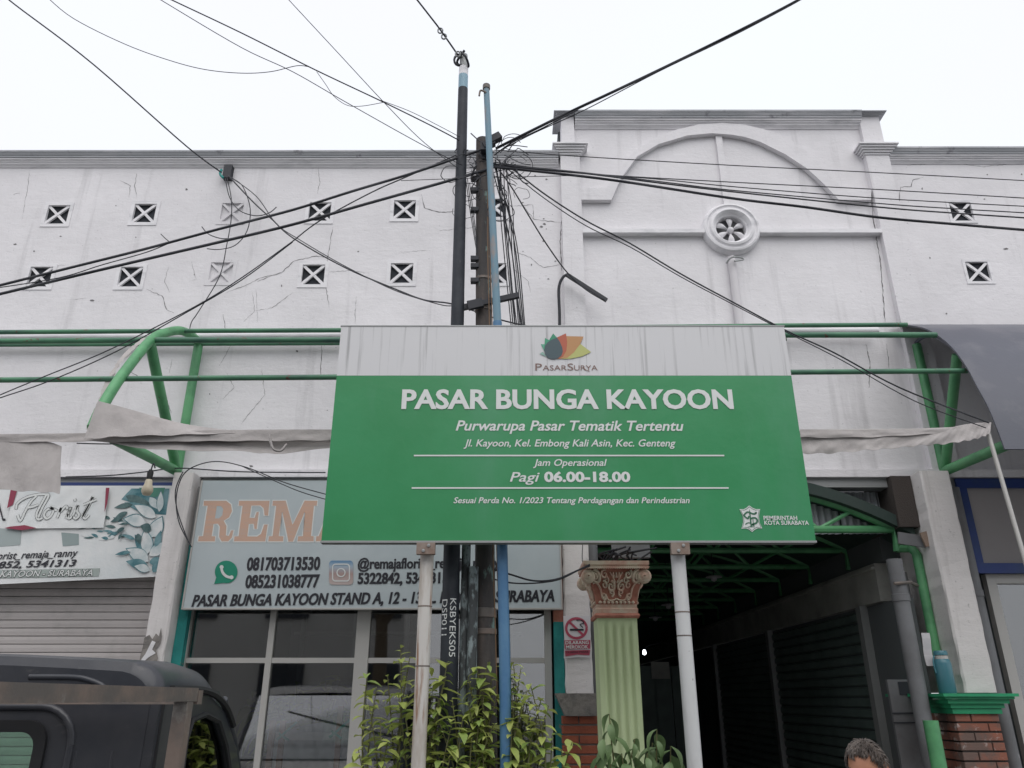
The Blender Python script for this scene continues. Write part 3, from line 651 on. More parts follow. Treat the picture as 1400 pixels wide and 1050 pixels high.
lettering(fb, '5322852, 5341313', (-42,778), (104,774), 9, BY, M['ink'], .2, .028, eps=E+.003)
poly(fb, [(-70,781),(137,777),(135,788),(-70,792)], BY, mat('grey_green_strip',(.33,.38,.36),.6), 'address_strip', E+.001)
lettering(fb, 'STAND A, 12 - 13 JL.KAYOON - SURABAYA', (-110,791), (127,787), 8.5, BY, M['ink'], .2, .05, eps=E+.004)
lettering(fb, 'STAND A, 12 - 13 JL.KAYOON - SURABAYA', (-110,791), (127,787), 8.5, BY, M['print'], .2, .012, eps=E+.006)
# the big A of the name left of the patch
poly(fb, [(-30,712),(-8,712),(-2,690),(4,712),(8,712),(8,709),(5,709),(-1,684),(-4,684),(-26,709),(-30,709)], BY, M['ink'], 'letter_outline', E+.003)

# REMAJA signboard
RY = 5.86
rb = thing('shop_signboard', 'pale blue shop signboard with orange REMAJA letters above the glass window', 'signboard', U(510,832,RY))
X0 = U(264,745,RY).x; X1 = U(765,745,RY).x; Z0 = U(500,831,RY).z; Z1 = U(500,657,RY).z
MB().box((X0,RY,Z0),(X1,RY+.05,Z1)).build('board', M['vinyl'], rb)
MB().box((X0-.012,RY-.006,Z0-.012),(X1+.012,RY+.05,Z0-.0005)).box((X0-.012,RY-.006,Z0),(X0-.0005,RY+.05,Z1)).box((X1+.0005,RY-.006,Z0),(X1+.012,RY+.05,Z1)).build('edge_trim', M['alu'], rb)
G = {'R':(1,[(0,0),(.5,0),(.5,.14),(.4,.14),(.4,.42),(.5,.42),(.56,.36),(.58,.12),(.68,0),(.88,0),(.98,.1),(1,.28),(.9,.28),(.86,.15),(.8,.16),(.78,.38),(.68,.5),(.82,.58),(.88,.74),(.82,.9),(.66,1),(0,1),(0,.86),(.12,.86),(.12,.14),(0,.14)],[[(.4,.56),(.52,.56),(.6,.64),(.6,.79),(.52,.86),(.4,.86)]]),
 'E':(1,[(0,0),(.98,0),(1,.42),(.86,.42),(.8,.2),(.7,.14),(.42,.14),(.42,.42),(.54,.42),(.58,.3),(.68,.3),(.68,.72),(.58,.72),(.54,.58),(.42,.58),(.42,.86),(.68,.86),(.78,.8),(.84,.62),(.98,.62),(.96,1),(0,1),(0,.86),(.12,.86),(.12,.14),(0,.14)],[]),
 'M':(1,[(0,0),(.34,0),(.34,.14),(.24,.14),(.24,.7),(.44,0),(.56,0),(.74,.7),(.74,.14),(.64,.14),(.64,0),(1,0),(1,.14),(.94,.14),(.94,.86),(1,.86),(1,1),(.7,1),(.5,.42),(.3,1),(0,1),(0,.86),(.08,.86),(.08,.14),(0,.14)],[]),
 'A':(1,[(0,0),(.38,0),(.38,.14),(.3,.14),(.34,.28),(.62,.28),(.66,.14),(.58,.14),(.58,0),(1,0),(1,.14),(.92,.14),(.66,1),(.34,1),(.06,.14),(0,.14)],[[(.39,.42),(.57,.42),(.48,.76)]]),
 'J':(1,[(.1,.3),(.1,.1),(.3,0),(.6,0),(.78,.15),(.8,.3),(.8,.86),(.95,.86),(.95,1),(.35,1),(.35,.86),(.5,.86),(.5,.2),(.4,.14),(.32,.2),(.32,.3)],[])}
for ch, pa_, pb_ in (('R',270,318),('E',319,364),('M',366,429),('A',431,486),('J',488,528),('A',530,585)):
    wd, ol, hs = G[ch]; A = U(pa_,741,RY); B = U(pb_,741,RY); h = U(pa_,684,RY).z-A.z
    sx = B.x-A.x; c0 = Vector((A.x+sx/2, 0, A.z+h/2))
    def mp(x, y, e, g): p = Vector((A.x+sx*x, RY-e, A.z+h*y)); return Vector((c0.x+(p.x-c0.x)*g, p.y, c0.z+(p.z-c0.z)*g))
    MB().slab([mp(x,y,.0015,1) for x, y in ol], (0,.001,0), [[mp(x,y,.0015,1) for x, y in q] for q in hs]).build('letter', M['orange'], rb)
    loop = [mp(x,y,.0019,1) for x, y in ol]; MB().ribbon(loop+[loop[0]], .009).build('letter_outline', M['print'], rb, recalc=False)
K = M['ink']
lettering(rb, '081703713530', (337,779.5), (437,778.5), 17, RY, K, 0, .03, dbl=.0015)
lettering(rb, '085231038777', (335,803.5), (436,802.5), 17, RY, K, 0, .03, dbl=.0015)
lettering(rb, '@remajaflorist_remaja_ranny', (489,777.5), (683,776), 14, RY, K, 0, .02, dbl=.0015)
lettering(rb, '5322842, 5341313', (489,798), (612,797), 14.5, RY, K, 0, .03, dbl=.0015)
lettering(rb, 'PASAR BUNGA KAYOON STAND A, 12 - 13 JL. KAYOON SURABAYA', (262,829), (758,822), 15.5, RY, K, .2, .026, dbl=.0018)
wag = mat('messenger_green_print', (.01,.24,.15), .5)
poly(rb, circ(309.5,782,15.5), RY, wag, 'phone_icon', .004); poly(rb, [(293,798.5),(297,786),(306,797)], RY, wag, 'phone_icon', .0045)
stroke(rb, [(303,776),(305,783),(310,788),(317,790)], 3.4, RY, M['print'], .007, 'handset'); poly(rb, circ(303.5,775.5,2.8,10), RY, M['print'], 'handset', .0075); poly(rb, circ(317,789.5,2.8,10), RY, M['print'], 'handset', .0075)
def rr(cx, cy, h, r):
    pts = []
    for qx, qy, a0 in ((1,1,0),(-1,1,90),(-1,-1,180),(1,-1,270)): pts += [(cx+qx*(h-r)+r*math.cos(R(a0+i*15)), cy+qy*(h-r)+r*math.sin(R(a0+i*15))) for i in range(7)]
    return pts
ig = bpy.data.materials.new('camera_icon_gradient'); ig.use_nodes = True; N = ig.node_tree.nodes; L = ig.node_tree.links
t_ = N.new('ShaderNodeTexCoord'); sx_ = N.new('ShaderNodeSeparateXYZ'); cr_ = N.new('ShaderNodeValToRGB'); L.new(t_.outputs['Generated'], sx_.inputs[0]); L.new(sx_.outputs[2], cr_.inputs[0]); L.new(cr_.outputs[0], N['Principled BSDF'].inputs[0])
cr_.color_ramp.elements[0].color = (.50,.42,.40,1); cr_.color_ramp.elements[1].color = (.09,.22,.38,1); e_ = cr_.color_ramp.elements.new(.45); e_.color = (.38,.27,.25,1); e_ = cr_.color_ramp.elements.new(.75); e_.color = (.34,.42,.50,1)
poly(rb, rr(466.5,783,16.5,5), RY, ig, 'camera_icon', .004)
rg = rr(466.5,783,11.5,4); stroke(rb, rg+[rg[0]], 1.6, RY, M['print'], .007, 'icon_line', sm=False)
rg = circ(466.5,783,5.5,20); stroke(rb, rg+[rg[0]], 1.6, RY, M['print'], .007, 'icon_line', sm=False)

# no smoking poster
NY = 5.885
ns = thing('no_smoking_poster', 'torn red and white no smoking poster on the pale middle pillar', 'poster', U(790,900,NY))
MB().slab([U(x,y,NY) for x, y in [(770,842),(806,842),(808,870),(807,899),(790,898.5),(771,900),(771.5,870)]], (0,.004,0)).build('sheet', M['paper'], ns)
rg = circ(788,859,14,30,ry=13.5); stroke(ns, rg+[rg[0]], 3.4, NY, M['red'], .003, 'ring', sm=False)
stroke(ns, [(779,851),(797,868)], 3, NY, M['red'], .0036, 'slash', sm=False)
stroke(ns, [(779,861),(798,861)], 2.4, NY, K, .0045, 'cigarette', sm=False); stroke(ns, [(797,858),(793,854),(798,852),(795,848),(788,848)], 1.3, NY, K, .0045, 'smoke')
poly(ns, [(771.5,875.5),(807,875),(807,887),(772,888)], NY, M['red'], 'red_band', .003); poly(ns, [(772,889.5),(807,888.5),(806,896),(789,895),(773,897.5)], NY, M['red'], 'red_band', .003)
lettering(ns, 'DILARANG', (773,881), (805,880.5), 4.5, NY, M['print'], 0, .02, eps=.006); lettering(ns, 'MEROKOK', (774,887), (804,886.5), 4.5, NY, M['print'], 0, .02, eps=.006)
lettering(ns, 'DI AREA PASAR', (774,893), (805,892.5), 2.6, NY, K, 0, .01, eps=.006)

# ---------------- ornate lime column
CY = 5.25
col = thing('ornate_column', 'lime green fluted column with cream and terracotta scrolled capital by the passage', 'column', (U(850,1000,CY).x, CY+.13, .1))
cx0, cx1 = U(821,950,CY).x, U(877,950,CY).x; W2 = (cx1-cx0)/2; cxm = (cx0+cx1)/2; zct = U(848,845,CY).z
prof = []; NF = 5; fl = []
for side in range(4):
    ang = side*90
    pts = [(-W2,-W2),(-W2*.78,-W2)]
    for k in range(4):
        c = -W2*.6+k*W2*.4
        for j in range(9):
            t = j/8; pts.append((c-W2*.14+W2*.28*t, -W2+.013*math.sin(math.pi*t)))
    pts.append((W2*.78,-W2))
    c_, s_ = math.cos(R(ang)), math.sin(R(ang)); fl += [(x*c_-y*s_, x*s_+y*c_) for x, y in pts]
q = MB(); n = len(fl); vs = []
for z in (.1, zct-.07, zct-.03):
    for x, y in fl:
        if z > zct-.05:
            m_ = max(abs(x), abs(y)); x, y = x*W2/m_, y*W2/m_
        vs.append((cxm+x, CY+W2+y, z))
vs += [(cxm+fl[i][0]*W2/max(abs(fl[i][0]),abs(fl[i][1])), CY+W2+fl[i][1]*W2/max(abs(fl[i][0]),abs(fl[i][1])), zct) for i in range(n)]
fs = [(j*n+i, j*n+(i+1)%n, (j+1)*n+(i+1)%n, (j+1)*n+i) for j in range(3) for i in range(n)]
q.add(vs, fs).build('fluted_shaft', M['lime'], col, smooth=50)
zcap = U(848,766,CY-.1).z; H = zcap-zct
q = MB()
def ring(e, z): return [(cxm-W2-e, CY-e, z),(cxm+W2+e, CY-e, z),(cxm+W2+e, CY+2*W2+e, z),(cxm-W2-e, CY+2*W2+e, z)]
def loft(levels, m, name):
    q = MB(); vs = [];
    for e, z in levels: vs += ring(e, z)
    fs = [(j*4+i, j*4+(i+1)%4, (j+1)*4+(i+1)%4, (j+1)*4+i) for j in range(len(levels)-1) for i in range(4)]+[(3,2,1,0), tuple(len(vs)-4+i for i in range(4))]
    return q.add(vs, fs).build(name, m, col, smooth=30)
loft([(.012,zct+.001),(.02,zct+.015),(.012,zct+.03)], M['rust'], 'terracotta_fillet')
loft([(.008,zct+.031),(.01,zct+.16*H),(.004,zct+.18*H),(.004,zct+.24*H)], M['capstone'], 'capital_neck')
loft([(.004,zct+.241*H),(.01,zct+.4*H),(.025,zct+.55*H),(.055,zct+.72*H),(.062,zct+.86*H)], M['rust'], 'capital_bell')
loft([(.075,zct+.862*H),(.085,zct+.88*H),(.075,zct+.90*H)], M['rust'], 'rope_band')
loft([(.08,zct+.902*H),(.088,zct+.93*H),(.088,zct+H)], M['capstone'], 'abacus')
# relief: scrolls and leaves as raised curls on the three visible faces
def bell_e(f):
    L_ = [(.24,.004),(.4,.01),(.55,.025),(.72,.055),(.86,.062)]
    if f <= L_[0][0]: return L_[0][1]
    for (a, ea), (b, eb) in zip(L_, L_[1:]):
        if f <= b: return lerp(ea, eb, (f-a)/(b-a))
    return L_[-1][1]
def facept(u, f, side, lift=.006):     # u -1..1 across, f height fraction
    e = bell_e(f)+lift; x = u*(W2+bell_e(f)); z = zct+f*H
    if side == 0: return Vector((cxm+x, CY-e, z))
    if side == 1: return Vector((cxm-W2-e, CY+W2-x, z))
    return Vector((cxm+W2+e, CY+W2+x, z))
for side in range(3):
    q = MB()
    def spiral(cu, cf, r0, turns, sgn, a0=90, r=.006):
        P = []
        for i in range(int(turns*14)+1):
            t = i/(turns*14); a = R(a0+sgn*360*turns*t); rr_ = r0*(1-.85*t); P.append(facept(cu+rr_*math.cos(a), cf+rr_*math.sin(a)*.62, side))
        q.tube(P, [1.35*r*(1-.4*i/len(P)) for i in range(len(P))], 6)
    for s in (-1, 1):
        spiral(s*.78, .72, .20, 1.8, s, 90, .009)
        spiral(s*.42, .76, .14, 1.3, -s, 60, .007); spiral(s*.22, .55, .17, 1.4, s, 80, .007); spiral(s*.22, .45, .12, 1.2, -s, 270, .006)
        spiral(s*.60, .38, .11, 1.4, -s, 270, .006); spiral(s*.5, .58, .12, 1.1, s, 90, .006); spiral(s*.38, .66, .1, 1.1, s, 90, .005)
        q.tube(smooth([facept(s*.95,.60,side,.01),facept(s*.8,.62,side),facept(s*.7,.52,side),facept(s*.66,.36,side),facept(s*.5,.31,side)]), .007, 6)
        q.tube(smooth([facept(0,.34,side),facept(s*.18,.31,side),facept(s*.4,.32,side),facept(s*.5,.42,side)]), .006, 6)
        q.tube(smooth([facept(s*.04,.62,side),facept(s*.12,.72,side),facept(s*.1,.8,side)]), .006, 6)
    for k in range(5): q.tube([facept((k-2)*.05,.70,side),facept((k-2)*.11,.80,side)], .005, 6)
    for k in range(9): c = facept(-.8+k*.2,.275,side,.004); q.lathe(c,(0,0,1),[(.001,-.012),(.011,-.004),(.011,.004),(.001,.012)],6)
    q.build('scroll_relief', M['capstone'], col, smooth=60)
for s in (-1, 1):      # corner volutes
    for yy in (CY-.045, CY+2*W2+.045):
        x = cxm+s*(W2+.055); q = MB(); q.lathe((x,yy-.03,zct+.73*H),(0,1,0),[(.005,-.012),(.02,-.008),(.02,0),(.036,0),(.047,.01),(.047,.05),(.036,.06),(.005,.06)],18); q.build('volute', M['capstone'], col, smooth=40)
q = MB()
for k in range(30):
    x = lerp(cxm-W2-.08,cxm+W2+.08,k/29); q.rbox((x,CY-.083,zct+.88*H),(.012,.012,.018),Matrix.Rotation(R(35),3,'Y'))
q.build('rope_twist', M['capstone'], col)

# bottle, paper, pipes
bo = U(1300,945,5.62); bt = thing('water_bottle', 'tall teal plastic water bottle standing on the green ledge', 'bottle', (bo.x-.0,5.66,zg1+.0)); WL[bt] = Vector((bo.x,5.66,zg1))
MB().lathe((bo.x,5.66,zg1+.001),(0,0,1),[(.001,0),(.052,.0),(.056,.01),(.056,.19),(.05,.215),(.046,.22)],20).build('body', M['bottle'], bt, smooth=40)
MB().lathe((bo.x,5.66,zg1+.221),(0,0,1),[(.044,0),(.044,.022),(.03,.024)],20).build('neck_ring', M['alu'], bt, smooth=40)
MB().lathe((bo.x,5.66,zg1+.246),(0,0,1),[(.046,0),(.046,.018),(.04,.03),(.001,.032)],20).build('cap', M['bottle'], bt, smooth=40)
MB().tube(smooth([(bo.x-.045,5.66,zg1+.245),(bo.x-.062,5.655,zg1+.2),(bo.x-.06,5.65,zg1+.13)]), .006, 6).build('strap', M['bottle'], bt)
MB().grid(lambda u, v: Vector((lerp(bo.x-.07,bo.x-.01,u), 5.74+.01*math.sin(v*5), lerp(zg1+.18,zg1+.40,v))), 4, 6).build('paper_slip', M['paper'], None)
tag(bpy.data.objects['paper_slip'], 'pinkish paper slip stuck upright behind the teal bottle', 'paper')
def pipe(name, label, x, y, z0, z1, r, m, cat='pipe', group=None, bands=()):
    t = thing(name, label, cat, (x,y,z0), group)
    MB().tube([(x,y,z0),(x,y,z1)], r, 16).build('tube', m, t, smooth=50)
    for bz in bands: MB().lathe((x,y,bz),(0,0,1),[(r,0),(r+.006,.004),(r+.006,.05),(r,.054)],16).build('collar', m, t, smooth=50)
    return t
a = U(1222,765,5.7); dp = pipe('downpipe', 'thick grey downpipe tied to the green post at the passage mouth', a.x,5.7,.12,a.z,.055,M['pvc'],bands=(a.z-.3,1.0))
q = MB(); zz_ = a.z-.18; q.tube([(a.x-.06,5.64,zz_),(a.x+.06,5.64,zz_+.01),(a.x+.24,5.9,zz_+.02)], .012, 6); q.build('rusty_tie', M['rack'], dp)
a = U(1242,800,6.0); pipe('downpipe', 'slim grey downpipe just behind the thick one at the passage mouth', a.x,6.1,.12,2.5,.05,M['pvc'])
a = U(1318,745,5.95); pipe('downpipe', 'tall grey downpipe right of the pale brick footed pillar', a.x,5.95,.12,zl-.12,.055,M['pvc'],bands=(2.3,))
a = U(812,850,6.0); pipe('downpipe', 'grey downpipe squeezed between the poster pillar and the ornate column', a.x,6.0,.12,zl-.12,.05,M['pvc'],bands=(2.2,))

# ================================================================ canopy frames and cloth
cf_ = thing('green_awning', 'bent green pipe canopy frame projecting from the wall left of the green sign', 'awning', (U(243,655,5.95).x,5.95,zl))
def bracket(parent, X, Ytip, kx, m, x_tip=None, hoop=None, hr=.036):
    xt = X if x_tip is None else x_tip
    def PX(y, z): return Vector((lerp(X, xt, (5.95-y)/(5.95-Ytip)), y, z))
    s = (5.95-Ytip)/(5.95-4.63); Y = lambda y: 5.95-(5.95-y)*s
    foot = PX(5.93, 3.27)
    c = [PX(Ytip,3.19),PX(Y(4.70),3.38),PX(Y(4.85),3.65),PX(Y(5.13),4.04),PX(Y(5.36),4.22),PX(Y(5.58),4.34),PX(Y(5.78),4.39),PX(5.93,4.40)]
    MB().tube(smooth(c,4), hr, 12).build('arched_tube', hoop or m, parent, smooth=50)
    MB().tube([foot, PX(5.93,4.38)], .037, 12).build('wall_strut', m, parent, smooth=50)
    MB().tube([foot+Vector((0,-.01,0)), PX(Y(5.13),4.02)], .038, 12).build('inner_strut', m, parent, smooth=50)
    MB().tube([foot, PX(Ytip,3.19)], .038, 12).build('bottom_strut', m, parent, smooth=50)
    return PX
Xb = U(258,560,5.95).x
bracket(cf_, Xb, 4.63, 0, M['green'])
def hpipe(pts, r, m, par, name='rail'):
    return MB().tube(pts, r, 10).build(name, m, par, smooth=50)
Yn = lambda px: lerp(4.63, 4.90, px/1350)
hp = [U(-40,520,4.85),U(160,518,4.86),U(470,515.5,4.92)]; hpipe(hp+[U(1075,509,5.07),U(1322,507,5.12)], .019, M['greendk'], cf_)
hpipe([U(-40,467,5.13),U(205,465,5.14),U(470,465,5.16),U(1075,458,5.25),U(1280,458,5.25)], .022, M['greendk'], cf_)
hpipe([U(-40,454.5,5.56),U(245,452.5,5.57),U(470,451.5,5.6),U(1075,445,5.7),U(1240,444,5.7)], .019, M['greendk'], cf_)
hpipe([U(-40,461,5.9),U(470,458.5,5.9),U(1075,452,5.9),U(1200,452,5.9)], .03, M['trim'], cf_)
hpipe([U(-40,472,5.92),U(470,469.5,5.92),U(1075,464,5.92)], .016, M['greendk'], cf_)
zp = 3.17
hpipe([U(-60,600,4.60),U(125,597,4.60),U(470,595,4.68),U(1097,592,4.84),U(1350,590,4.9)], .024, M['alu'], cf_, 'front_rail')
cr2 = thing('green_awning', 'green pipe bracket carrying the dark curved canopy sheet at the right', 'awning', (U(1290,650,5.95).x,5.95,zl))
XR = U(1289,650,5.93).x
bracket(cr2, XR+.02, 4.96, 0, M['green'], x_tip=U(1380,606,4.96).x, hoop=M['canopy'], hr=.014)
# dark curved sheet
cs = thing('canopy_sheet', 'dusty dark curved canopy sheet overhanging the right shop', 'canopy', (4.5,5.2,3.1))
EP = smooth([U(*p) for p in [(1374,614,4.82),(1354,562,4.88),(1337,530,4.95),(1319,497,5.06),(1296,469,5.22),(1267,449.5,5.45),(1240,444.5,5.72),(1219,443.5,5.96)]], 4)
def sheet(u, v, off=0):
    f = v*(len(EP)-1); i = min(int(f), len(EP)-2); p = EP[i].lerp(EP[i+1], f-i); t = (EP[i+1]-EP[i]); nv = Vector((0,t.z,-t.y)).normalized()
    return Vector((lerp(p.x, 7.5, u), p.y, p.z))+nv*off
q = MB(); q.grid(lambda u, v: sheet(u, v), 30, 24); n = len(q.v); q.grid(lambda u, v: sheet(u, v, .012), 30, 24)
for j in range(24): q.f.append((j*31, (j+1)*31, n+(j+1)*31, n+j*31))
for i in range(30): q.f.append((i, i+1, n+i+1, n+i))
q.build('curved_sheet', M['canopy'], cs, smooth=50, recalc=False)
MB().rbox(sheet(.19,.62)+Vector((0,-.01,.005)), (.09,.02,.012), Matrix.Rotation(R(-6),3,'Y')).build('taped_twig', M['paper'], cs)
def tubeclose(p): return p
# white rod on the right
a, b_ = U(1351,592,4.87), U(1404,775,4.8); t = MB().tube([a, b_, U(1440,900,4.75)], .014, 8).build('hanging_rod', M['alu'], None, smooth=50); tag(t, 'thin white rod hanging from the right end of the canopy rail', 'rod')
# canvas
def canvas(name, label, top, bot, nu, nv, amp, seed, Yt, Yb, fr=18, thick=.004, sag=0):
    rr_ = random.Random(seed); ph = [rr_.uniform(0,6) for _ in range(8)]
    T = smooth([Vector((x,y,0)) for x,y in top], 8); B = smooth([Vector((x,y,0)) for x,y in bot], 8)
    def at(L_, u): f = u*(len(L_)-1); i = min(int(f), len(L_)-2); return L_[i].lerp(L_[i+1], f-i)
    def fn(u, v):
        a = at(T,u); b = at(B,u); pa_ = U(a.x,a.y,lerp(Yt[0],Yt[1],u)); pb_ = U(b.x,b.y,lerp(Yb[0],Yb[1],u)); p = pa_.lerp(pb_, v)
        n_ = math.sin(u*fr+ph[0]+v*3)*.5+math.sin(u*fr*2.3+ph[1]-v*5)*.3+math.sin(u*fr*4.7+v*9+ph[2])*.2+math.sin(v*7+u*fr*.6+ph[3])*.35
        p.y += amp*n_*(.25+.75*v); p.z += amp*.4*math.sin(u*fr*3+ph[4])*v; return p
    q = MB(); q.grid(fn, nu, nv); n = len(q.v); q.grid(lambda u, v: fn(u,v)+Vector((0,thick,0)), nu, nv)
    o = q.build(name, M['cloth'], None, smooth=80, recalc=False); return tag(o, label, 'cloth')
canvas('hanging_canvas', 'torn grey canvas flap hanging at the far left in front of the florist banner', [(-60,600),(0,600),(60,603),(84,610)], [(-60,664),(0,669),(50,672),(81,674)], 50, 16, .010, 3, (4.55,4.58), (4.5,4.55), 9)
canvas('rolled_canvas', 'grey canvas rolled round the front rail left of the green sign', [(-60,594),(125,592),(300,588),(470,587)], [(-60,604),(125,604),(300,603),(470,602)], 90, 8, .006, 4, (4.54,4.62), (4.54,4.62), 20)
canvas('canvas_strip', 'long grey canvas strip with frayed hem below the left rail', [(128,597),(200,600),(330,601),(470,600)], [(133,602),(210,614),(330,617),(380,620),(470,610)], 90, 8, .008, 5, (4.6,4.68), (4.57,4.66), 11)
canvas('canvas_sail', 'triangular fold of grey canvas tied to the left canopy arch', [(134,548),(165,556),(250,579),(330,590)], [(114,600),(170,597),(250,594),(330,592)], 60, 14, .008, 6, (4.54,4.66), (4.50,4.60), 10)
canvas('canvas_bundle', 'crumpled bundle of grey canvas tied below the rail right of the green sign', [(1094,597),(1180,595),(1270,590),(1320,580),(1356,577)], [(1094,621),(1180,616),(1260,609),(1320,603),(1352,594)], 110, 14, .012, 8, (4.82,4.86), (4.80,4.84), 26)
canvas('rolled_canvas', 'smooth grey canvas sleeve on the rail right of the green sign', [(1094,587),(1200,587),(1300,584),(1345,580)], [(1094,598),(1200,597),(1290,592),(1345,586)], 60, 6, .008, 9, (4.80,4.87), (4.79,4.86), 12)
q = MB().tube(smooth([U(368,594,4.5),U(370,604,4.5),U(374,614,4.5),U(384,616,4.52),(U(392,607,4.54))]), [.008]*24+[.004], 6); tag(q.build('cloth_tie', M['cloth'], None, smooth=60), 'loose curl of cloth tie hanging from the left canvas', 'tie')
pk = [(121,594),(128,575),(137,552),(146,528),(160,502),(178,480),(200,462)]
q = MB(); PK = smooth([U(x-1.5,y,lerp(4.58,5.1,i/6)) for i,(x,y) in enumerate(pk)], 6); rk_ = random.Random(3)
q.ribbon(PK, [rk_.uniform(.01,.045) for _ in PK], (0,-1,.4)); q.ribbon([p+Vector((rk_.uniform(-.012,.012),.006,rk_.uniform(-.01,.01))) for p in PK[6:]], [rk_.uniform(.0,.05) for _ in PK[6:]], (0,-1,.2))
tag(q.build('torn_canvas_edge', M['cloth'], None, recalc=False), 'ragged remains of torn canvas along the outer edge of the left green arch', 'cloth')
# bulb
bp = U(201,672,5.2); lb = thing('hanging_bulb', 'cream light bulb hanging under the left green bracket', 'light bulb', bp)
MB().lathe((bp.x,bp.y,bp.z-.03),(0,0,1),[(.001,0),(.025,.006),(.038,.03),(.036,.055),(.026,.08),(.022,.11),(.018,.115)],18).build('bulb', mat('bulb_plastic',(.60,.53,.40),.35), lb, smooth=60)
MB().lathe((bp.x,bp.y,bp.z+.085),(0,0,1),[(.019,0),(.021,.05),(.012,.07)],14).build('socket', M['rubber'], lb, smooth=50)
MB().tube(smooth([(bp.x,bp.y,bp.z+.15),(bp.x+.01,bp.y,bp.z+.2),U(212,640,5.2)]), .005, 6).build('flex', M['cable'], lb)

# lit bulb in the passage
bp = U(881,893,10.4); t = thing('passage_light_spot', 'small lit white lamp deep in the dark passage', 'lamp', bp)
em = bpy.data.materials.new('lamp_glow'); em.use_nodes = True; em.node_tree.nodes['Principled BSDF'].inputs['Emission Color'].default_value = (.9,.95,1,1); em.node_tree.nodes['Principled BSDF'].inputs['Emission Strength'].default_value = 5
MB().lathe(bp,(0,0,1),[(.001,-.022),(.022,-.012),(.023,.012),(.012,.04)],14).build('bulb', em, t, smooth=60)
MB().tube(smooth([bp+Vector((0,0,.04)),bp+Vector((.05,0,.09)),bp+Vector((.2,0,.12)),bp+Vector((.24,0,.16))]), .008, 6).build('flex', M['cable'], t)
for k, (px, py, yy, lab) in enumerate(((976,791,8.6,'nearest added pale lamp shape standing for a bright ceiling spot under the passage trusses, right of the pale post'),(914,829,9.5,'added pale lamp shape standing for a bright ceiling spot left of the pale right post'),(896,846,11,'small added pale shape standing for a bright ceiling spot below the others in the dark passage'))):
    p = U(px,py,yy); t = thing('passage_light_spot', lab, 'lamp', p)  # added pale shapes standing for bright spots where daylight pierces the roof
    MB().lathe(p,(0,0,1),[(.001,-.035),(.03,-.02),(.034,.01),(.09,.012),(.085,.022),(.02,.03)],16).build('spot_disc', M['paper'], t, smooth=40)
    MB().tube([p+Vector((0,0,.03)), Vector((p.x,p.y,archz(p.x)+.05))], .005, 5).build('flex', M['cable'], t)

# ================================================================ THE GREEN MARKET SIGN
SY = 4.2
sg = thing('market_sign', 'large green and white market sign PASAR BUNGA KAYOON on two posts', 'sign', (U(750,740,SY).x,SY,.12))
X0 = U(453,592,SY).x; X1 = U(1093.5,592,SY).x; Z0 = U(780,739,SY).z; Z1 = U(780,446.5,SY).z; ZS = U(780,513.5,SY).z
MB().box((X0,SY,Z0),(X1,SY+.055,ZS)).build('green_panel', M['signgreen'], sg)
MB().box((X0,SY,ZS+.0005),(X1,SY+.055,Z1)).build('white_panel', M['signwhite'], sg)
q = MB(); q.box((X0-.004,SY-.003,Z0-.012),(X1+.004,SY+.06,Z0-.0005)).box((X0-.004,SY-.003,Z1+.0005),(X1+.004,SY+.06,Z1+.008)); q.build('edge_frame', M['steel'], sg)
P_ = M['print']
lettering(sg, 'PASAR BUNGA KAYOON', (549,558.5), (1003,558.5), 25.5, SY, P_, 0, .026, dbl=.0012)
lettering(sg, 'Purwarupa Pasar Tematik Tertentu', (623,588.5), (935,589), 13.5, SY, P_, .25, .018)
lettering(sg, 'Jl. Kayoon, Kel. Embong Kali Asin, Kec. Genteng', (634,610.5), (924,610.5), 9.6, SY, P_, .25, .013)
lettering(sg, 'Jam Operasional', (729,637), (830,637), 9.2, SY, P_, .25, .013)
lettering(sg, 'Pagi', (697,658.5), (738,658.5), 13, SY, P_, .25, .010); lettering(sg, '06.00-18.00', (744,658.5), (862,658.5), 13, SY, P_, 0, .04)
lettering(sg, 'Sesuai Perda No. 1/2023 Tentang Perdagangan dan Perindustrian', (620,688), (943,688), 8, SY, P_, .25, .013)
for y, a, b in ((623,566,990),(667.3,563,996)): poly(sg, [(a,y-1),(b,y-1),(b,y+1),(a,y+1)], SY, P_, 'rule_line', .003)
poly(sg, [(1044.4,0)], SY, P_) if 0 else None
lettering(sg, 'PEMERINTAH', (1044,711), (1090,711), 5.6, SY, P_, 0, .022); lettering(sg, 'KOTA SURABAYA', (1045,717.6), (1106,717.6), 5.6, SY, P_, 0, .022)
brown = mat('brown_print', (.20,.12,.10), .5)
for s_, a, b, h in (('P',732,741,9.5),('ASAR',742,775,7),('S',776,784,9.5),('URYA',785,817,7)): lettering(sg, s_, (a,506.5), (b,506.5), h, SY, brown, 0, 0)
stroke(sg, [(797,502),(801,506),(806,508)], .9, SY, brown)
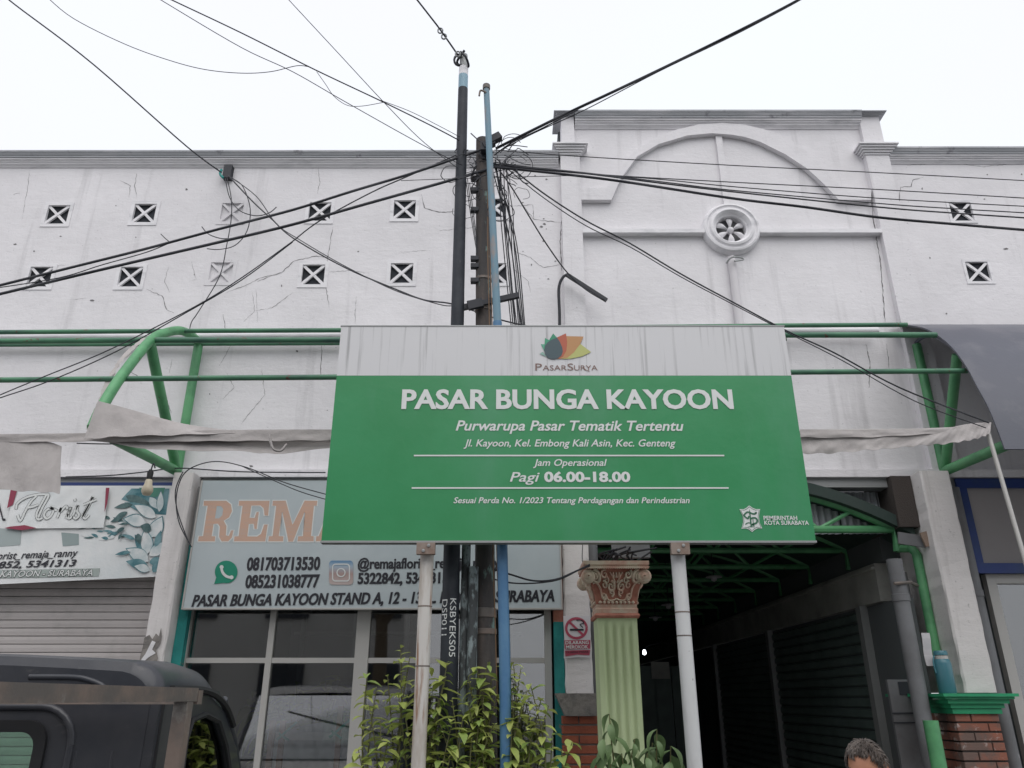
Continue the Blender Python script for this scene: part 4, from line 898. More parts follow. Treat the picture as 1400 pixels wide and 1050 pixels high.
# lotus logo
def tear(pts): return [ (p.x,p.y) for p in smooth([Vector((x,y,0)) for x, y in pts], 5)]
lg = lambda x, y: (700+x*160/1400, 440+y*80/700)
shapes = [((.10,.36,.24),[[(345,270),(410,270),(430,340),(420,420),(395,370)]]),((.05,.30,.17),[[(395,195),(450,225),(520,300),(470,400),(400,400),(385,330)]]),((.03,.25,.14),[[(492,142),(545,200),(560,300),(480,330),(420,290),(450,210)]]),
  ((.25,.42,.36),[[(330,385),(370,360),(410,420)]]),((.44,.46,.16),[[(820,270),(945,365),(840,415),(700,445),(600,448),(700,350)]]),((.46,.24,.10),[[(640,175),(855,180),(815,270),(740,370),(660,435),(560,448),(560,300)]]),((.42,.10,.055),[[(645,142),(660,250),(650,350),(610,420),(550,448),(500,300),(540,190)]])]
for k, (c, pls) in enumerate(shapes):
    m_ = mat('petal_print', c, .5, vary=.03)
    for pl in pls: poly(sg, [lg(*p) for p in pl], SY, m_, 'logo_petal', .003+.0004*k)
poly(sg, [lg(*p) for p in [(540,195),(575,250),(600,310),(608,360),(590,410),(550,440),(490,452),(430,435),(395,390),(385,340),(395,290),(425,250),(470,220)]], SY, mat('slate_print',(.05,.085,.10),.5), 'logo_petal', .0064)
# city emblem: shield, fish and crocodile entwined on a pillar
lg = lambda x, y: (1000+x*120/1400, 680+y*60/700)
sh1 = [(280,130),(335,170),(390,190),(455,188),(435,300),(445,400),(490,497),(420,492),(375,515),(328,552),(280,515),(230,495),(158,502),(185,400),(180,300),(125,190),(190,192),(235,170)]
poly(sg, [lg(*p) for p in sh1], SY, P_, 'emblem_shield', .003)
dg = mat('dark_green_print', (.03,.14,.075), .5)
ins = [((x-305)*.9+305, (y-340)*.9+340) for x, y in sh1]; stroke(sg, [lg(*p) for p in ins]+[lg(*ins[0])], .7, SY, dg, .0036, 'emblem_line', sm=False)
poly(sg, [lg(*p) for p in [(283,185),(300,250),(325,465),(375,470),(370,478),(255,478),(260,470),(300,465),(280,250)]], SY, dg, 'emblem_pillar', .004)
for st, w_ in (([(385,238),(370,265),(330,262),(290,245),(250,238),(215,265),(200,290),(225,320),(262,340),(275,300)],2.2),([(400,235),(385,270)],1.2),([(300,345),(340,330),(385,335),(408,370),(395,410),(350,425),(330,440),(365,445)],2.4),([(340,350),(345,420)],1.0),([(220,435),(250,412),(290,410),(310,430)],1.4)):
    stroke(sg, [lg(*p) for p in st], w_, SY, dg, .0046, 'emblem_line')
# posts
for px, m_, r_ in ((584.5,M['post'],.037),(925.5,M['postclean'],.039)):
    X = U(px,745,4.27).x; zt_ = Z0+.02
    po = MB().tube([(X,4.27,.12),(X,4.27,zt_-.05),(X,4.27,zt_)], r_, 20).build('post', m_, sg, smooth=50)
    MB().box((X-.05,4.185,Z0-.075),(X+.05,4.222,Z0-.013)).build('bracket_plate', mat('rusty_plate',(.25,.20,.17),.6,col2=(.16,.09,.06),scale=9), po)
    for sx_ in (-.012,.016):
        MB().lathe((X+sx_,4.184,Z0-.045+sx_),(0,-1,0),[(.009,0),(.009,.006),(.001,.007)],8).build('bolt', M['steel'], po)
    for zz_ in ((2.05,1.75) if px < 700 else (2.02,1.90)): MB().lathe((X,4.27,zz_),(0,0,1),[(r_,0),(r_+.0015,.002),(r_+.0015,.006),(r_,.008)],20).build('weld_ring', M['rack'], po)
    q = MB(); q.tube([(X,4.27,zt_),(X,4.27,Z1-.1)], .03, 12) ; q.build('hidden_riser', m_, po)
for zz_ in (Z0+.3, Z1-.3): MB().box((X0+.1,SY+.0555,zz_),(X1-.1,SY+.035+.0555-.035+.02,zz_+.04)).build('back_rail', M['steel'], sg)

# ================================================================ POLES
def polelean(pa_, pb_, Y, r0, r1, m, name, parent, n=20):
    a = U(pa_[0],pa_[1],Y); b = U(pb_[0],pb_[1],Y); d = (b-a)/(b.z-a.z); base = a+d*(.12-a.z)
    MB().tube([base+(b-base)*i/12 for i in range(13)], [lerp(r0,r1,i/12) for i in range(13)], n).build(name, m, parent, smooth=50); return base, b
bpT = thing('utility_pole', 'tall black steel pole with white and blue banded top', 'pole', (U(615,950,4.48).x,4.48,.12))
base, top = polelean((613,950),(633,122), 4.48, .056, .036, M['blackpole'], 'shaft', bpT)
t1 = U(633.5,104,4.48); t2 = U(634,93,4.48); t3 = U(634,76,4.48)
MB().tube([top, t1], .0355, 20).build('blue_band', mat('pale_blue_band',(.22,.36,.44),.5), bpT, smooth=50)
MB().tube([t1, t2], .035, 20).build('white_band', M['trim'], bpT, smooth=50)
MB().tube([t2, t3], .03, 20).build('cap', M['steel'], bpT, smooth=50)
def wrapt(s, zt_, xoff, cap, Ln, parent, m):
    vs, fs, wd = text_mesh(s, 0, .0); sc = Ln/wd; q = MB(); r_ = .0515
    f = (zt_-base.z)/(top.z-base.z); cx_ = lerp(base.x, top.x, f)
    P = []
    for x, y in vs:
        z = zt_-x*sc; xx = xoff+y*cap/CAPH; P.append((lerp(base.x,top.x,(z-base.z)/(top.z-base.z))+xx, 4.48-math.sqrt(max(1e-6,(r_+.001)**2-xx*xx)), z))
    q.add(P, fs).build('stencil_lettering', m, parent, recalc=False)
zA = U(620,818,4.43).z; zB = U(620,898,4.43).z
wrapt('KSBYEKS05', zA, .002, .033, zA-zB, bpT, M['print']); wrapt('DSP011', zA-.005, -.044, .030, (zA-zB)*.62, bpT, M['print'])
# ring fittings at the pole top
q = MB(); c = U(630,82,4.46)
q.tube([c+Vector((.04*math.cos(a*.45)-.01,0,.055*math.sin(a*.45))) for a in range(15)], .009, 6)
q.tube(smooth([c+Vector((0,-.05,.03)),c+Vector((.04,-.05,-.02)),c+Vector((.06,0,-.06)),c+Vector((.02,.04,-.03)),c+Vector((-.03,.02,.0)),c+Vector((.03,-.045,.05))]), .009, 6)
q.build('wire_fittings', M['cable'], bpT, smooth=60)
cpT = thing('utility_pole', 'rust stained dark pole with step bolts and the knot of cables', 'pole', (U(665,950,4.55).x,4.55,.12))
b2, t2_ = polelean((664,950),(660,192), 4.55, .064, .049, M['concrete'], 'shaft', cpT)
for py, wd in ((770+75,.05),(385,.02),(868,.03),(427,.03)):
    p = U(661,py,4.55); f = (p.z-b2.z)/(t2_.z-b2.z); r_ = lerp(.064,.049,f); x = lerp(b2.x,t2_.x,f); MB().lathe((x,4.55,p.z),(0,0,1),[(r_,0),(r_+.006,.003),(r_+.006,wd),(r_,wd+.003)],20).build('clamp_band', M['rack'], cpT, smooth=40)
for py in (242,258,285,352,362,382):
    p = U(650,py,4.5); x = lerp(b2.x,t2_.x,(p.z-b2.z)/(t2_.z-b2.z)); MB().box((x-.085,4.5,p.z-.015),(x-.03,4.54,p.z+.015)).build('step_bolt', M['cable'], cpT)
q = MB(); zz_ = U(660,420,4.5).z; q.rbox((U(665,410,4.5).x,4.49,zz_+.03),(.44,.03,.035),Matrix.Rotation(R(-14),3,'Y')); q.rbox((U(650,412,4.47).x,4.46,zz_-.0),(.10,.03,.06),Matrix.Rotation(R(-14),3,'Y')); q.build('cross_bracket', M['cable'], cpT)
q = MB(); zz_ = U(670,205,4.5).z
for k in range(5): q.rbox((U(668,200,4.5).x+rnd.uniform(-.04,.06),4.48+rnd.uniform(-.05,.05),zz_+rnd.uniform(-.1,.12)),(rnd.uniform(.05,.1),.05,rnd.uniform(.04,.09)),Matrix.Rotation(rnd.uniform(-.6,.6),3,'Y'))
q.build('cable_clamps', M['cable'], cpT)
blT = thing('blue_pipe_pole', 'slim pole of faded blue pipe with a hooked top', 'pole', (U(692,950,4.335).x,4.335,.12))
a = U(680,440,4.335); b_ = U(665,122,4.335); c = U(690,900,4.335)
MB().tube([a,b_], [.025,.021], 14).build('upper_tube', M['bluefade'], blT, smooth=50)
MB().tube([(c.x+(c.x-a.x)/(a.z-c.z)*(c.z-.12)*.6,4.335,.12),c,a+Vector((0,0,-.001))], [.030,.030,.028], 14).build('lower_tube', M['blue'], blT, smooth=50)
MB().tube([b_,b_+Vector((0,0,.035))], .027, 12).build('cap', M['rack'], blT, smooth=50)
MB().tube(smooth([b_+Vector((0,-.02,-.05)),b_+Vector((-.04,-.02,-.03)),b_+Vector((-.05,-.02,-.08))]), .007, 6).build('hook', M['rack'], blT)
# conduits beside the poles
x = U(638,860,4.5); pipe('conduit', 'thin flaking grey conduit right beside the black pole', x.x-.012,4.5,.12,U(632,700,4.5).z,.026,M['conduit'])
x = U(645,860,4.5); pipe('conduit', 'short flaking conduit stub between the black and rusty poles', x.x+.006,4.46,.12,U(641,775,4.46).z,.028,M['conduit'])

# ================================================================ CABLES
def zc_of(p): return p.y*cp+(p.z-CAMZ)*sp
def cable(label, pts, w, Y0, Y1, m=None, group=None, name='overhead_cable', sub=6):
    n = len(pts); tot = [0]
    for i in range(1, n): tot.append(tot[-1]+math.dist(pts[i],pts[i-1]))
    P = [U(x,y,lerp(Y0,Y1,tot[i]/tot[-1])) for i, (x, y) in enumerate(pts)]; P = smooth(P, sub)
    o = MB().tube(P, [w*.86*zc_of(p)/FPX/2 for p in P], 6).build(name, m or M['cable'], None, smooth=60)
    tag(o, label, 'cable', group); return o
GL = 'cables fanning out from the pole tops'
cable('thick upper black cable sweeping from the pole tops down to the left edge', [(-30,397),(0,390),(100,365),(200,340),(300,313),(400,287),(480,262),(560,238),(625,216),(664,203)], 4.2, 3.7, 4.5, group=GL)
cable('thick lower black cable sweeping from the pole tops down to the left edge', [(-30,410),(0,402),(150,366),(300,331),(400,307),(500,279),(600,251),(665,232)], 4.6, 3.7, 4.5, group=GL)
cable('thin wire sagging between the two thick cables at the left', [(-20,396),(80,380),(140,362),(200,345),(232,332)], 1.6, 3.72, 4.0)
cable('thin dark wire close under the upper thick cable near the black pole', [(400,330),(440,300),(510,262),(560,240),(640,205)], 2.0, 4.2, 4.5)
cable('pair of thin wires, upper one, running down left past the green canopy arch', [(-20,550),(0,540),(60,515),(150,478),(265,420),(330,380),(400,330)], 1.8, 4.0, 4.2)
cable('pair of thin wires, lower one, running down left past the green canopy arch', [(-20,552),(0,544),(70,520),(160,480),(250,430),(330,383),(400,331)], 1.8, 4.02, 4.22)
cable('dark cable from the top left corner to the wall box', [(0,-12),(20,6),(130,90),(255,200),(303,236)], 2.2, 3.4, 5.86)
cable('dark cable draped from the wall box down behind the poles', [(312,240),(345,275),(372,300),(400,325),(470,365),(540,395),(580,410),(620,416),(680,436),(722,446)], 2.4, 5.86, 4.6)
cable('twin strand twisted along the draped cable below the wall box', [(312,240),(350,268),(378,306),(410,328),(470,363),(540,397),(600,416),(620,418)], 1.6, 5.86, 4.62)
cable('thin slack wire curving across the upper left sky', [(60,-8),(100,25),(170,60),(230,82),(280,95),(330,100),(370,98),(405,90),(421,91)], 1.2, 3.2, 4.0)
cable('long dark wire from the top edge to the black pole, upper of two', [(215,-10),(235,0),(330,45),(430,95),(525,140),(590,172),(628,192)], 2.0, 3.2, 4.45)
cable('long thin wire from the top edge to the black pole, lower of two', [(205,-10),(225,3),(330,65),(400,98),(470,138),(570,194),(632,226)], 1.3, 3.2, 4.4)
cable('fine wire following the long dark wire just above the roof line', [(520,137),(560,152),(600,172),(630,188)], 1.0, 4.2, 4.45)
cable('thin straight wire crossing steeply over the left of the black pole', [(388,-8),(395,0),(460,70),(525,140),(580,195),(640,240)], 1.2, 3.4, 4.5)
cable('small slack link wire looping under the long dark wire', [(433,98),(445,115),(457,132),(475,144),(495,145),(524,140)], 1.0, 3.9, 4.0)
cable('steel guy wire with shackles from the top edge to the black pole top', [(562,-10),(572,2),(590,25),(600,38),(612,55),(628,78)], 3.0, 3.9, 4.48)
gw = thing('guy_fitting', 'row of steel shackles on the guy wire above the black pole', 'shackles', U(607,50,4.3))
for px, py in ((602,42),(607,50),(626,74)):
    c = U(px,py,4.3); MB().tube([c+Vector((.018*math.cos(a*.5),0,.025*math.sin(a*.5))) for a in range(13)], .006, 6).build('shackle', M['steel'], gw, smooth=60)
cable('thickest black cable rising from the poles to the top right', [(678,203),(720,182),(775,155),(850,120),(950,72),(1050,22),(1110,-10)], 4.6, 4.5, 3.4, group=GL)
cable('thin wire running just under the thick rising cable', [(685,205),(730,182),(800,150),(900,98),(1000,50),(1080,8),(1100,-4)], 1.6, 4.5, 3.4)
cable('second strand lashed under the rising cable near the poles', [(676,212),(700,195),(740,176),(790,150)], 2.2, 4.5, 4.2)
cable('thick black cable running right below the arch to the right edge', [(672,228),(760,237),(850,248),(1000,271),(1100,283),(1200,297),(1300,306),(1420,316)], 4.2, 4.5, 3.8, group=GL)
cable('black cable just above the thick one towards the right edge', [(672,226),(780,235),(900,250),(1000,262),(1200,283),(1300,291),(1420,299)], 2.4, 4.5, 3.8)
cable('second thin wire above the thick right cable', [(672,224),(780,234),(900,248),(1000,260),(1200,278),(1300,285),(1420,292)], 1.8, 4.5, 3.9)
cable('thin wire crossing the arch feet towards the right edge', [(676,226),(780,236),(900,245),(1000,255),(1200,271),(1420,283)], 1.6, 4.5, 3.9)
cable('thin wire crossing the middle of the arch towards the right edge', [(676,222),(800,237),(1000,249),(1200,259),(1420,272)], 1.6, 4.5, 4.0)
cable('topmost thin wire crossing the arch towards the right edge', [(676,205),(795,214),(1000,226),(1200,236),(1420,248)], 1.5, 4.5, 4.1)
cable('faint horizontal wire behind the poles', [(548,247),(600,245),(700,242),(790,240)], 1.1, 5.0, 5.0)
cable('dark wire falling diagonally from the poles over the sign corner to the right bracket', [(690,222),(740,262),(800,301),(860,332),(930,374),(1000,412),(1075,452),(1140,482),(1230,530),(1352,578)], 2.4, 4.5, 4.7)
cable('thinner twin of the diagonal wire over the sign corner', [(688,226),(740,268),(800,308),(862,338),(930,378),(1000,415),(1075,454),(1150,492),(1250,548),(1348,585)], 1.6, 4.5, 4.68)
cable('tight dark wire from the poles down to the black wall elbow', [(682,232),(700,257),(726,300),(748,335),(775,372),(800,395),(826,411)], 2.4, 4.5, 5.85)
cable('wire bundle sagging below the sign between poles and column, upper strand', [(668,776),(700,786),(730,794),(760,792),(785,782),(806,772)], 3.0, 4.5, 5.15)
cable('wire bundle sagging below the sign between poles and column, lower strand', [(668,790),(700,797),(735,797),(765,792),(790,780),(806,774)], 2.6, 4.5, 5.15)
cable('thin loop of wire hanging beside the poster pillar', [(797,740),(796,765),(800,780),(806,790)], 1.4, 5.7, 5.3)
cable('wire along the lintel left of the bracket foot', [(90,652),(150,650),(200,645),(245,640),(330,645),(445,646)], 2.0, 5.8, 5.8)
cable('looping wire arching right from the bracket foot to behind the sign', [(262,748),(245,715),(241,680),(250,650),(270,636),(300,631),(340,640),(390,660),(450,677)], 1.8, 5.7, 5.6)
cable('second looping wire beside the left pillar', [(258,742),(243,700),(240,670),(250,645)], 1.8, 5.72, 5.7)
cable('third looping wire drooping in front of the REMAJA letters', [(330,637),(370,655),(410,672),(450,684)], 1.6, 5.7, 5.6)
cable('thin black wire behind the left canvas under the rail', [(105,606),(150,607),(200,606),(245,602)], 2.0, 4.7, 4.8)
cable('vertical wire down the wall under the box, left one', [(310,242),(316,270),(316,300),(310,335),(300,378),(272,425),(262,440),(259,452)], 1.5, 5.9, 5.95, group='wires under the wall box')
cable('curl of wire swinging left of the wall box', [(308,244),(314,270),(328,288),(350,295),(368,291),(378,283)], 1.5, 5.9, 5.8, group='wires under the wall box')
cable('big curl of wire swinging right of the wall box', [(318,244),(332,255),(342,285),(338,315),(322,335),(300,341),(283,340)], 1.5, 5.9, 5.8, group='wires under the wall box')
cable('short curl of wire crossing the thick cables below the wall box', [(276,310),(285,320),(302,326),(318,326)], 1.6, 5.9, 5.8, group='wires under the wall box')
cable('short stub of wire on the wall between the left vents', [(220,320),(226,326),(231,330)], 1.5, 5.9, 5.9)
cable('brown cord running down the right of the rusty pole', [(667,250),(667,350),(669,440),(674,750),(677,850),(680,960)], 1.6, 4.47, 4.47, M['brown_cable'])
cable('second brown cord between rusty pole and blue pipe', [(671,260),(670,350),(673,440),(679,750),(683,850),(686,960)], 1.2, 4.46, 4.46, M['brown_cable'])
GB = 'black wires running down beside the poles'
for k in range(11):
    x0 = 678+rnd.uniform(-4,16); xm = 690+k*1.8+rnd.uniform(-2,2); x1 = 700+k*1.9+rnd.uniform(-1,1)
    cable('black wire in the bundle running down right of the blue pipe', [(x0,215+rnd.uniform(0,40)),(lerp(x0,xm,.6)+rnd.uniform(-3,3),290),(xm,350+rnd.uniform(-10,10)),(x1,452)], rnd.uniform(1.3,2.2), 4.5, 4.6+.01*k, group=GB)
for k in range(3):
    cable('black wire running down between the black and rusty poles', [(636+k*3,238+k*6),(643+k*2,290),(652+k,345),(655,360)], 1.5, 4.52, 4.52, group='wires between the two dark poles')
q = MB()    # nobody could count these loops
for k in range(24):
    cx_, cy_ = rnd.choice([(700,230),(690,262),(650,215),(640,240),(712,228),(690,290),(640,270),(700,215)]); cx_ += rnd.gauss(0,10); cy_ += rnd.gauss(0,12)
    r_ = rnd.uniform(5,20); a0 = rnd.uniform(0,360); sp_ = rnd.uniform(140,380); yy = rnd.uniform(4.38,4.62); ry = rnd.uniform(.6,1.2)
    P = smooth([U(cx_+r_*math.cos(R(a0+sp_*i/9))+rnd.uniform(-1.5,1.5), cy_+r_*ry*math.sin(R(a0+sp_*i/9))+rnd.uniform(-1.5,1.5), yy+.02*math.sin(i)) for i in range(10)], 3); q.tube(P, .0026*rnd.uniform(.7,1.3), 5)
for k in range(22):
    x0, y0 = rnd.uniform(640,712), rnd.uniform(196,240); x1, y1 = x0+rnd.uniform(-34,40), y0+rnd.uniform(-22,34); yy = rnd.uniform(4.4,4.6)
    q.tube(smooth([U(x0,y0,yy),U((x0+x1)/2+rnd.uniform(-6,6),(y0+y1)/2+rnd.uniform(-6,9),yy),U(x1,y1,yy)]), .003*rnd.uniform(.7,1.5), 5)
q.build('tangled_wires', M['cable'], None, smooth=60, kind='stuff', label='tangle of thin black wire loops around the pole tops', category='wires')
# wall box, elbow bracket
t = thing('junction_box', 'small black junction box on the wall below the left cornice', 'box', U(312,245,5.9))
a, b_ = U(304,243,5.95), U(318,226,5.95); MB().box((a.x,5.94,a.z),(b_.x,5.998,b_.z)).build('case', M['cable'], t)
MB().tube(smooth([U(303,232,5.94),U(301,238,5.93),U(305,243,5.93)]), .012, 6).build('cable_gland', M['teal'], t)
t = thing('cable_elbow', 'black bent conduit elbow hanging on the wall above the sign logo', 'conduit', U(767,445,5.9))
MB().tube(smooth([U(765,470,5.9),U(765,430,5.88),U(764,395,5.86),U(769,380,5.85),U(776,375,5.85)]), [.013]*25, 8).build('flexible_pipe', M['cable'], t, smooth=60)
MB().rbox(U(802,393,5.84), (.42,.03,.03), Matrix.Rotation(R(37),3,'Y')).build('arm', M['cable'], t)
# clutter on the capital
q = MB()
for k in range(14):
    x0 = rnd.uniform(818,870); q.tube(smooth([U(x0,768,5.28),U(x0+rnd.uniform(-15,15),758,5.25),U(x0+rnd.uniform(-10,40),rnd.uniform(745,760),5.2)]), .006, 5)
q.build('loose_wires', M['cable'], None, smooth=60, kind='stuff', label='loose wire ends lying on the ornate capital', category='wires')
t = thing('bracket_box', 'grey metal bracket box above the ornate column under the sign', 'box', U(858,765,5.5)); a, b_ = U(838,762,5.5), U(888,742,5.5)
MB().box((a.x,5.5,a.z),(b_.x,5.56,b_.z+.1)).build('plate', M['pvc'], t)

# ================================================================ INTERIOR of the shop: cloth covered stall, posts, palms
st = thing('covered_stall', 'white cloth covered stall behind the glass left of the sign post', 'stall', (U(425,1050,7.2).x,7.3,.12))
XA, XB = U(372,1000,7.0).x, U(510,1000,7.0).x; ZT = U(440,1008,7.0).z
def stallf(u, v):
    x = lerp(XA, XB, u); top = ZT+.11*math.sin(math.pi*min(1,u*1.05)); 
    return Vector((x+.02*math.sin(v*6+u*3), 7.0+.02*math.sin(u*34), lerp(.3, top, v)))
MB().grid(stallf, 50, 12).build('cloth', mat('white_stall_cloth',(.60,.62,.66),.9), st, smooth=70)
MB().box((XA-.02,6.94,ZT-.02),(XB+.02,6.97,ZT+.04)).build('hem_band', M['trim'], st)
for k, (px, pt_) in enumerate(((370,985),(384,985),(462,965))):
    X = U(px,1010,6.5).x; MB().box((X-.02,6.5,.12),(X+.02,6.54,U(px,pt_,6.5).z)).build('post', M['wood'], st)
rib = mat('teal_ribbon',(.03,.30,.26),.6)
for px, py in ((460,1000),(388,1003)):
    q = MB().ribbon(smooth([U(px-10,py+8,6.48),U(px,py,6.47),U(px+18,py-16,6.48)]), .02); q.add(*[[U(px-6,py-2,6.475),U(px+8,py+8,6.475),U(px+6,py+11,6.475),U(px-8,py+1,6.475)],[(0,1,2,3)]]); q.build('ribbon', rib, st, recalc=False)

# ================================================================ PLANTS
def leafmesh(name, m, droop, wid, n=4):
    q = MB(); vs = []; fs = []
    for i in range(n+1):
        t = i/n; w_ = wid*math.sin(math.pi*min(.98,max(.04,t**.85)))*.5; z = .06*math.sin(math.pi*t)-droop*t*t; x = t*(1-.25*droop*t)
        vs += [(x,-w_,z+.25*w_),(x,0,z-.02),(x,w_,z+.25*w_)]
    for i in range(n):
        a = i*3; fs += [(a,a+3,a+4,a+1),(a+1,a+4,a+5,a+2)]
    me = bpy.data.meshes.new(name); me.from_pydata(vs, [], fs); me.materials.append(m); me.shade_smooth(); return me
LM = [leafmesh('leaf', M['leafa'], .2, .52), leafmesh('leaf', M['leafa'], .4, .46), leafmesh('leaf', M['leafb'], .3, .52), leafmesh('leaf', M['leafa'], .1, .5), leafmesh('leaf', M['leafb'], .1, .48), leafmesh('leaf', M['leafa'], -.1, .46)]
LC = [leafmesh('leaf', M['leafc'], .55, .40, 7), leafmesh('leaf', M['leafc'], .7, .34, 7), leafmesh('leaf', M['leafc'], .35, .42, 7)]
def plant(name, label, base, tips, leaves, lsize, maxparts, gap, start=.35, droop=0, side=0, seed=1):
    r_ = random.Random(seed); root = thing(name, label, 'plant', base)
    allL = []; q = MB()
    for tp in tips:
        b0 = Vector(base)+Vector((r_.uniform(-.12,.12),r_.uniform(-.05,.05),0)); tp = Vector(tp); mid = b0.lerp(tp,.5)+Vector((r_.uniform(-.08,.08),r_.uniform(-.04,.04),r_.uniform(0,.12)))
        P = smooth([b0,b0.lerp(mid,.5)+Vector((r_.uniform(-.04,.04),0,0)),mid,mid.lerp(tp,.5)+Vector((r_.uniform(-.04,.04),r_.uniform(-.03,.03),.04)),tp], 6)
        q.tube(P, [lerp(.011,.0025,i/(len(P)-1)) for i in range(len(P))], 5)
        L_ = sum((P[i+1]-P[i]).length for i in range(len(P)-1)); n = max(4, int(L_*(1-start)/gap)); ang = r_.uniform(0,6)
        for k in range(n+1):
            f = start+(1-start)*k/n; fi = f*(len(P)-1); i = min(int(fi), len(P)-2); p = P[i].lerp(P[i+1], fi-i); t = (P[i+1]-P[i]).normalized()
            ang += 2.4+r_.uniform(-.4,.4); o = t.orthogonal().normalized(); d = (Matrix.Rotation(ang,3,t)@o)
            up = r_.uniform(-.1,.6)-droop; d = (d*1.0+t*up*(1.6 if k == n else 1)-Vector((0,0,droop*.6))).normalized()
            allL.append((p, d, lsize*r_.uniform(.5,1.3)*(.75 if k > n-2 else 1)))
    q.build('stems', M['stem'], root, smooth=60)
    r_.shuffle(allL); allL.sort(key=lambda l: l[0].y); extra = MB()
    for k, (p, d, s) in enumerate(allL):
        x = d; z = (Vector((r_.uniform(-.3,.3),r_.uniform(-.3,.3)-side,1))); y = z.cross(x).normalized(); z = x.cross(y); Mx = Matrix((x,y,z)).transposed()
        me = r_.choice(leaves)
        if k < maxparts:
            o = bpy.data.objects.new('leaf', me); COL.objects.link(o); place(o, p, root); o.rotation_euler = Mx.to_euler(); o.scale = (s,s,s)
        else:
            extra.add([p+Mx@(v.co*s) for v in me.vertices], [tuple(f.vertices) for f in me.polygons])
    if extra.v: extra.build('foliage', leaves[0].materials[0], root, recalc=False, smooth=60, kind='stuff')
    return root
rr2 = random.Random(11)
def tip(px, py, y): return U(px, py, y)
tipsL = [tip(548,886,4.4),tip(560,900,4.42),tip(502,922,4.38),tip(530,925,4.42),tip(585,912,4.4),tip(612,905,4.38),tip(610,925,4.38),tip(505,965,4.36),tip(520,985,4.35),tip(545,950,4.34),tip(575,950,4.38),tip(490,1025,4.36),tip(500,1045,4.34),tip(600,955,4.34),tip(555,985,4.33),tip(530,1015,4.33),tip(590,1000,4.35),tip(620,980,4.32),tip(515,940,4.45),tip(570,930,4.5)]
tipsM = [tip(668,905,4.36),tip(652,912,4.34),tip(640,925,4.36),tip(672,925,4.4),tip(618,955,4.34),tip(640,960,4.33),tip(660,945,4.34),tip(632,985,4.32),tip(655,985,4.32),tip(600,985,4.33),tip(680,950,4.36),tip(645,1010,4.31),tip(620,1020,4.31),tip(675,990,4.33),tip(600,1035,4.33),tip(660,1030,4.31),tip(640,935,4.45)]
tipsR = [tip(702,905,4.38),tip(712,915,4.36),tip(725,935,4.36),tip(740,955,4.38),tip(750,965,4.38),tip(700,950,4.33),tip(715,960,4.32),tip(735,985,4.34),tip(700,985,4.31),tip(755,1005,4.36),tip(768,1025,4.36),tip(725,1015,4.32),tip(690,1025,4.31),tip(745,1040,4.33),tip(782,1015,4.4),tip(720,945,4.45)]
plant('flowering_shrub', 'yellow green leafy shrub around the left sign post', (U(560,1050,4.42).x,4.42,.12), tipsL, LM, .086, 300, .034, .45, .15, seed=2)
plant('flowering_shrub', 'bushy yellow green shrub at the foot of the dark poles', (U(645,1050,4.38).x,4.38,.12), tipsM, LM, .086, 300, .034, .45, .2, seed=3)
plant('flowering_shrub', 'yellow green shrub right of the blue pipe, reaching towards the brick pier', (U(715,1050,4.38).x,4.38,.12), tipsR, LM, .086, 300, .034, .45, .25, seed=4)
tipsD = [tip(833,976,4.4),tip(868,1010,4.38),tip(898,997,4.38),tip(917,1020,4.36),tip(850,1030,4.34),tip(885,1030,4.33),tip(825,1010,4.38),tip(905,1045,4.33),tip(870,1050,4.32),tip(835,1045,4.34),tip(892,1015,4.45)]
plant('potted_plant', 'dark green plant with large drooping leaves before the ornate column', (U(868,1050,4.4).x,4.4,.12), tipsD, LC, .17, 300, .042, .6, .65, seed=5)
tips = [tip(345+i*10,rr2.uniform(925,985),7.3) for i in range(16)]
plant('indoor_palm', 'green palm like plants seen through the shop glass behind the stall', (U(430,1050,7.3).x,7.3,.12), tips, LM, .24, 200, .07, .5, .2, seed=6)

# ================================================================ PICKUP TRUCK (left)
TX = -1.10
tk = thing('pickup_truck', 'black pickup truck cab with a rusty rail rack on its bed', 'truck', (-1.85,2.7,0))
TP = M['truck']; TW = 1.62
def cabx(u):      # cross section: flat roof with rounded shoulders; returns (x,z offset below roof top)
    return u
ROOF = 1.715
def sec(Y, top, inset):        # half-loop from right shoulder to left shoulder
    P = []
    xr_, xl_ = TX-inset, TX-TW+inset; R_ = .13
    for i in range(9):
        a = R(i*90/8); P.append(Vector((xr_-R_+R_*math.cos(a), Y, top-.10+.10*math.sin(a)-.0)))
    for i in range(1, 8):
        t = i/8; P.append(Vector((lerp(xr_-R_, xl_+R_, t), Y, top+.022*math.sin(math.pi*t))))
    for i in range(9):
        a = R(90+i*90/8); P.append(Vector((xl_+R_+R_*math.cos(a), Y, top-.10+.10*math.sin(a))))
    return P
secs = [sec(2.60,ROOF-.035,.03), sec(2.612,ROOF-.008,.008), sec(2.64,ROOF,0), sec(2.85,ROOF+.004,0), sec(3.02,ROOF-.010,.0), sec(3.12,ROOF-.035,.012), sec(3.22,ROOF-.085,.03)]
n = len(secs[0]); q = MB(); q.add([p for s in secs for p in s], [(j*n+i, j*n+i+1, (j+1)*n+i+1, (j+1)*n+i) for j in range(len(secs)-1) for i in range(n-1)])
q.build('roof', TP, tk, smooth=50, recalc=False)
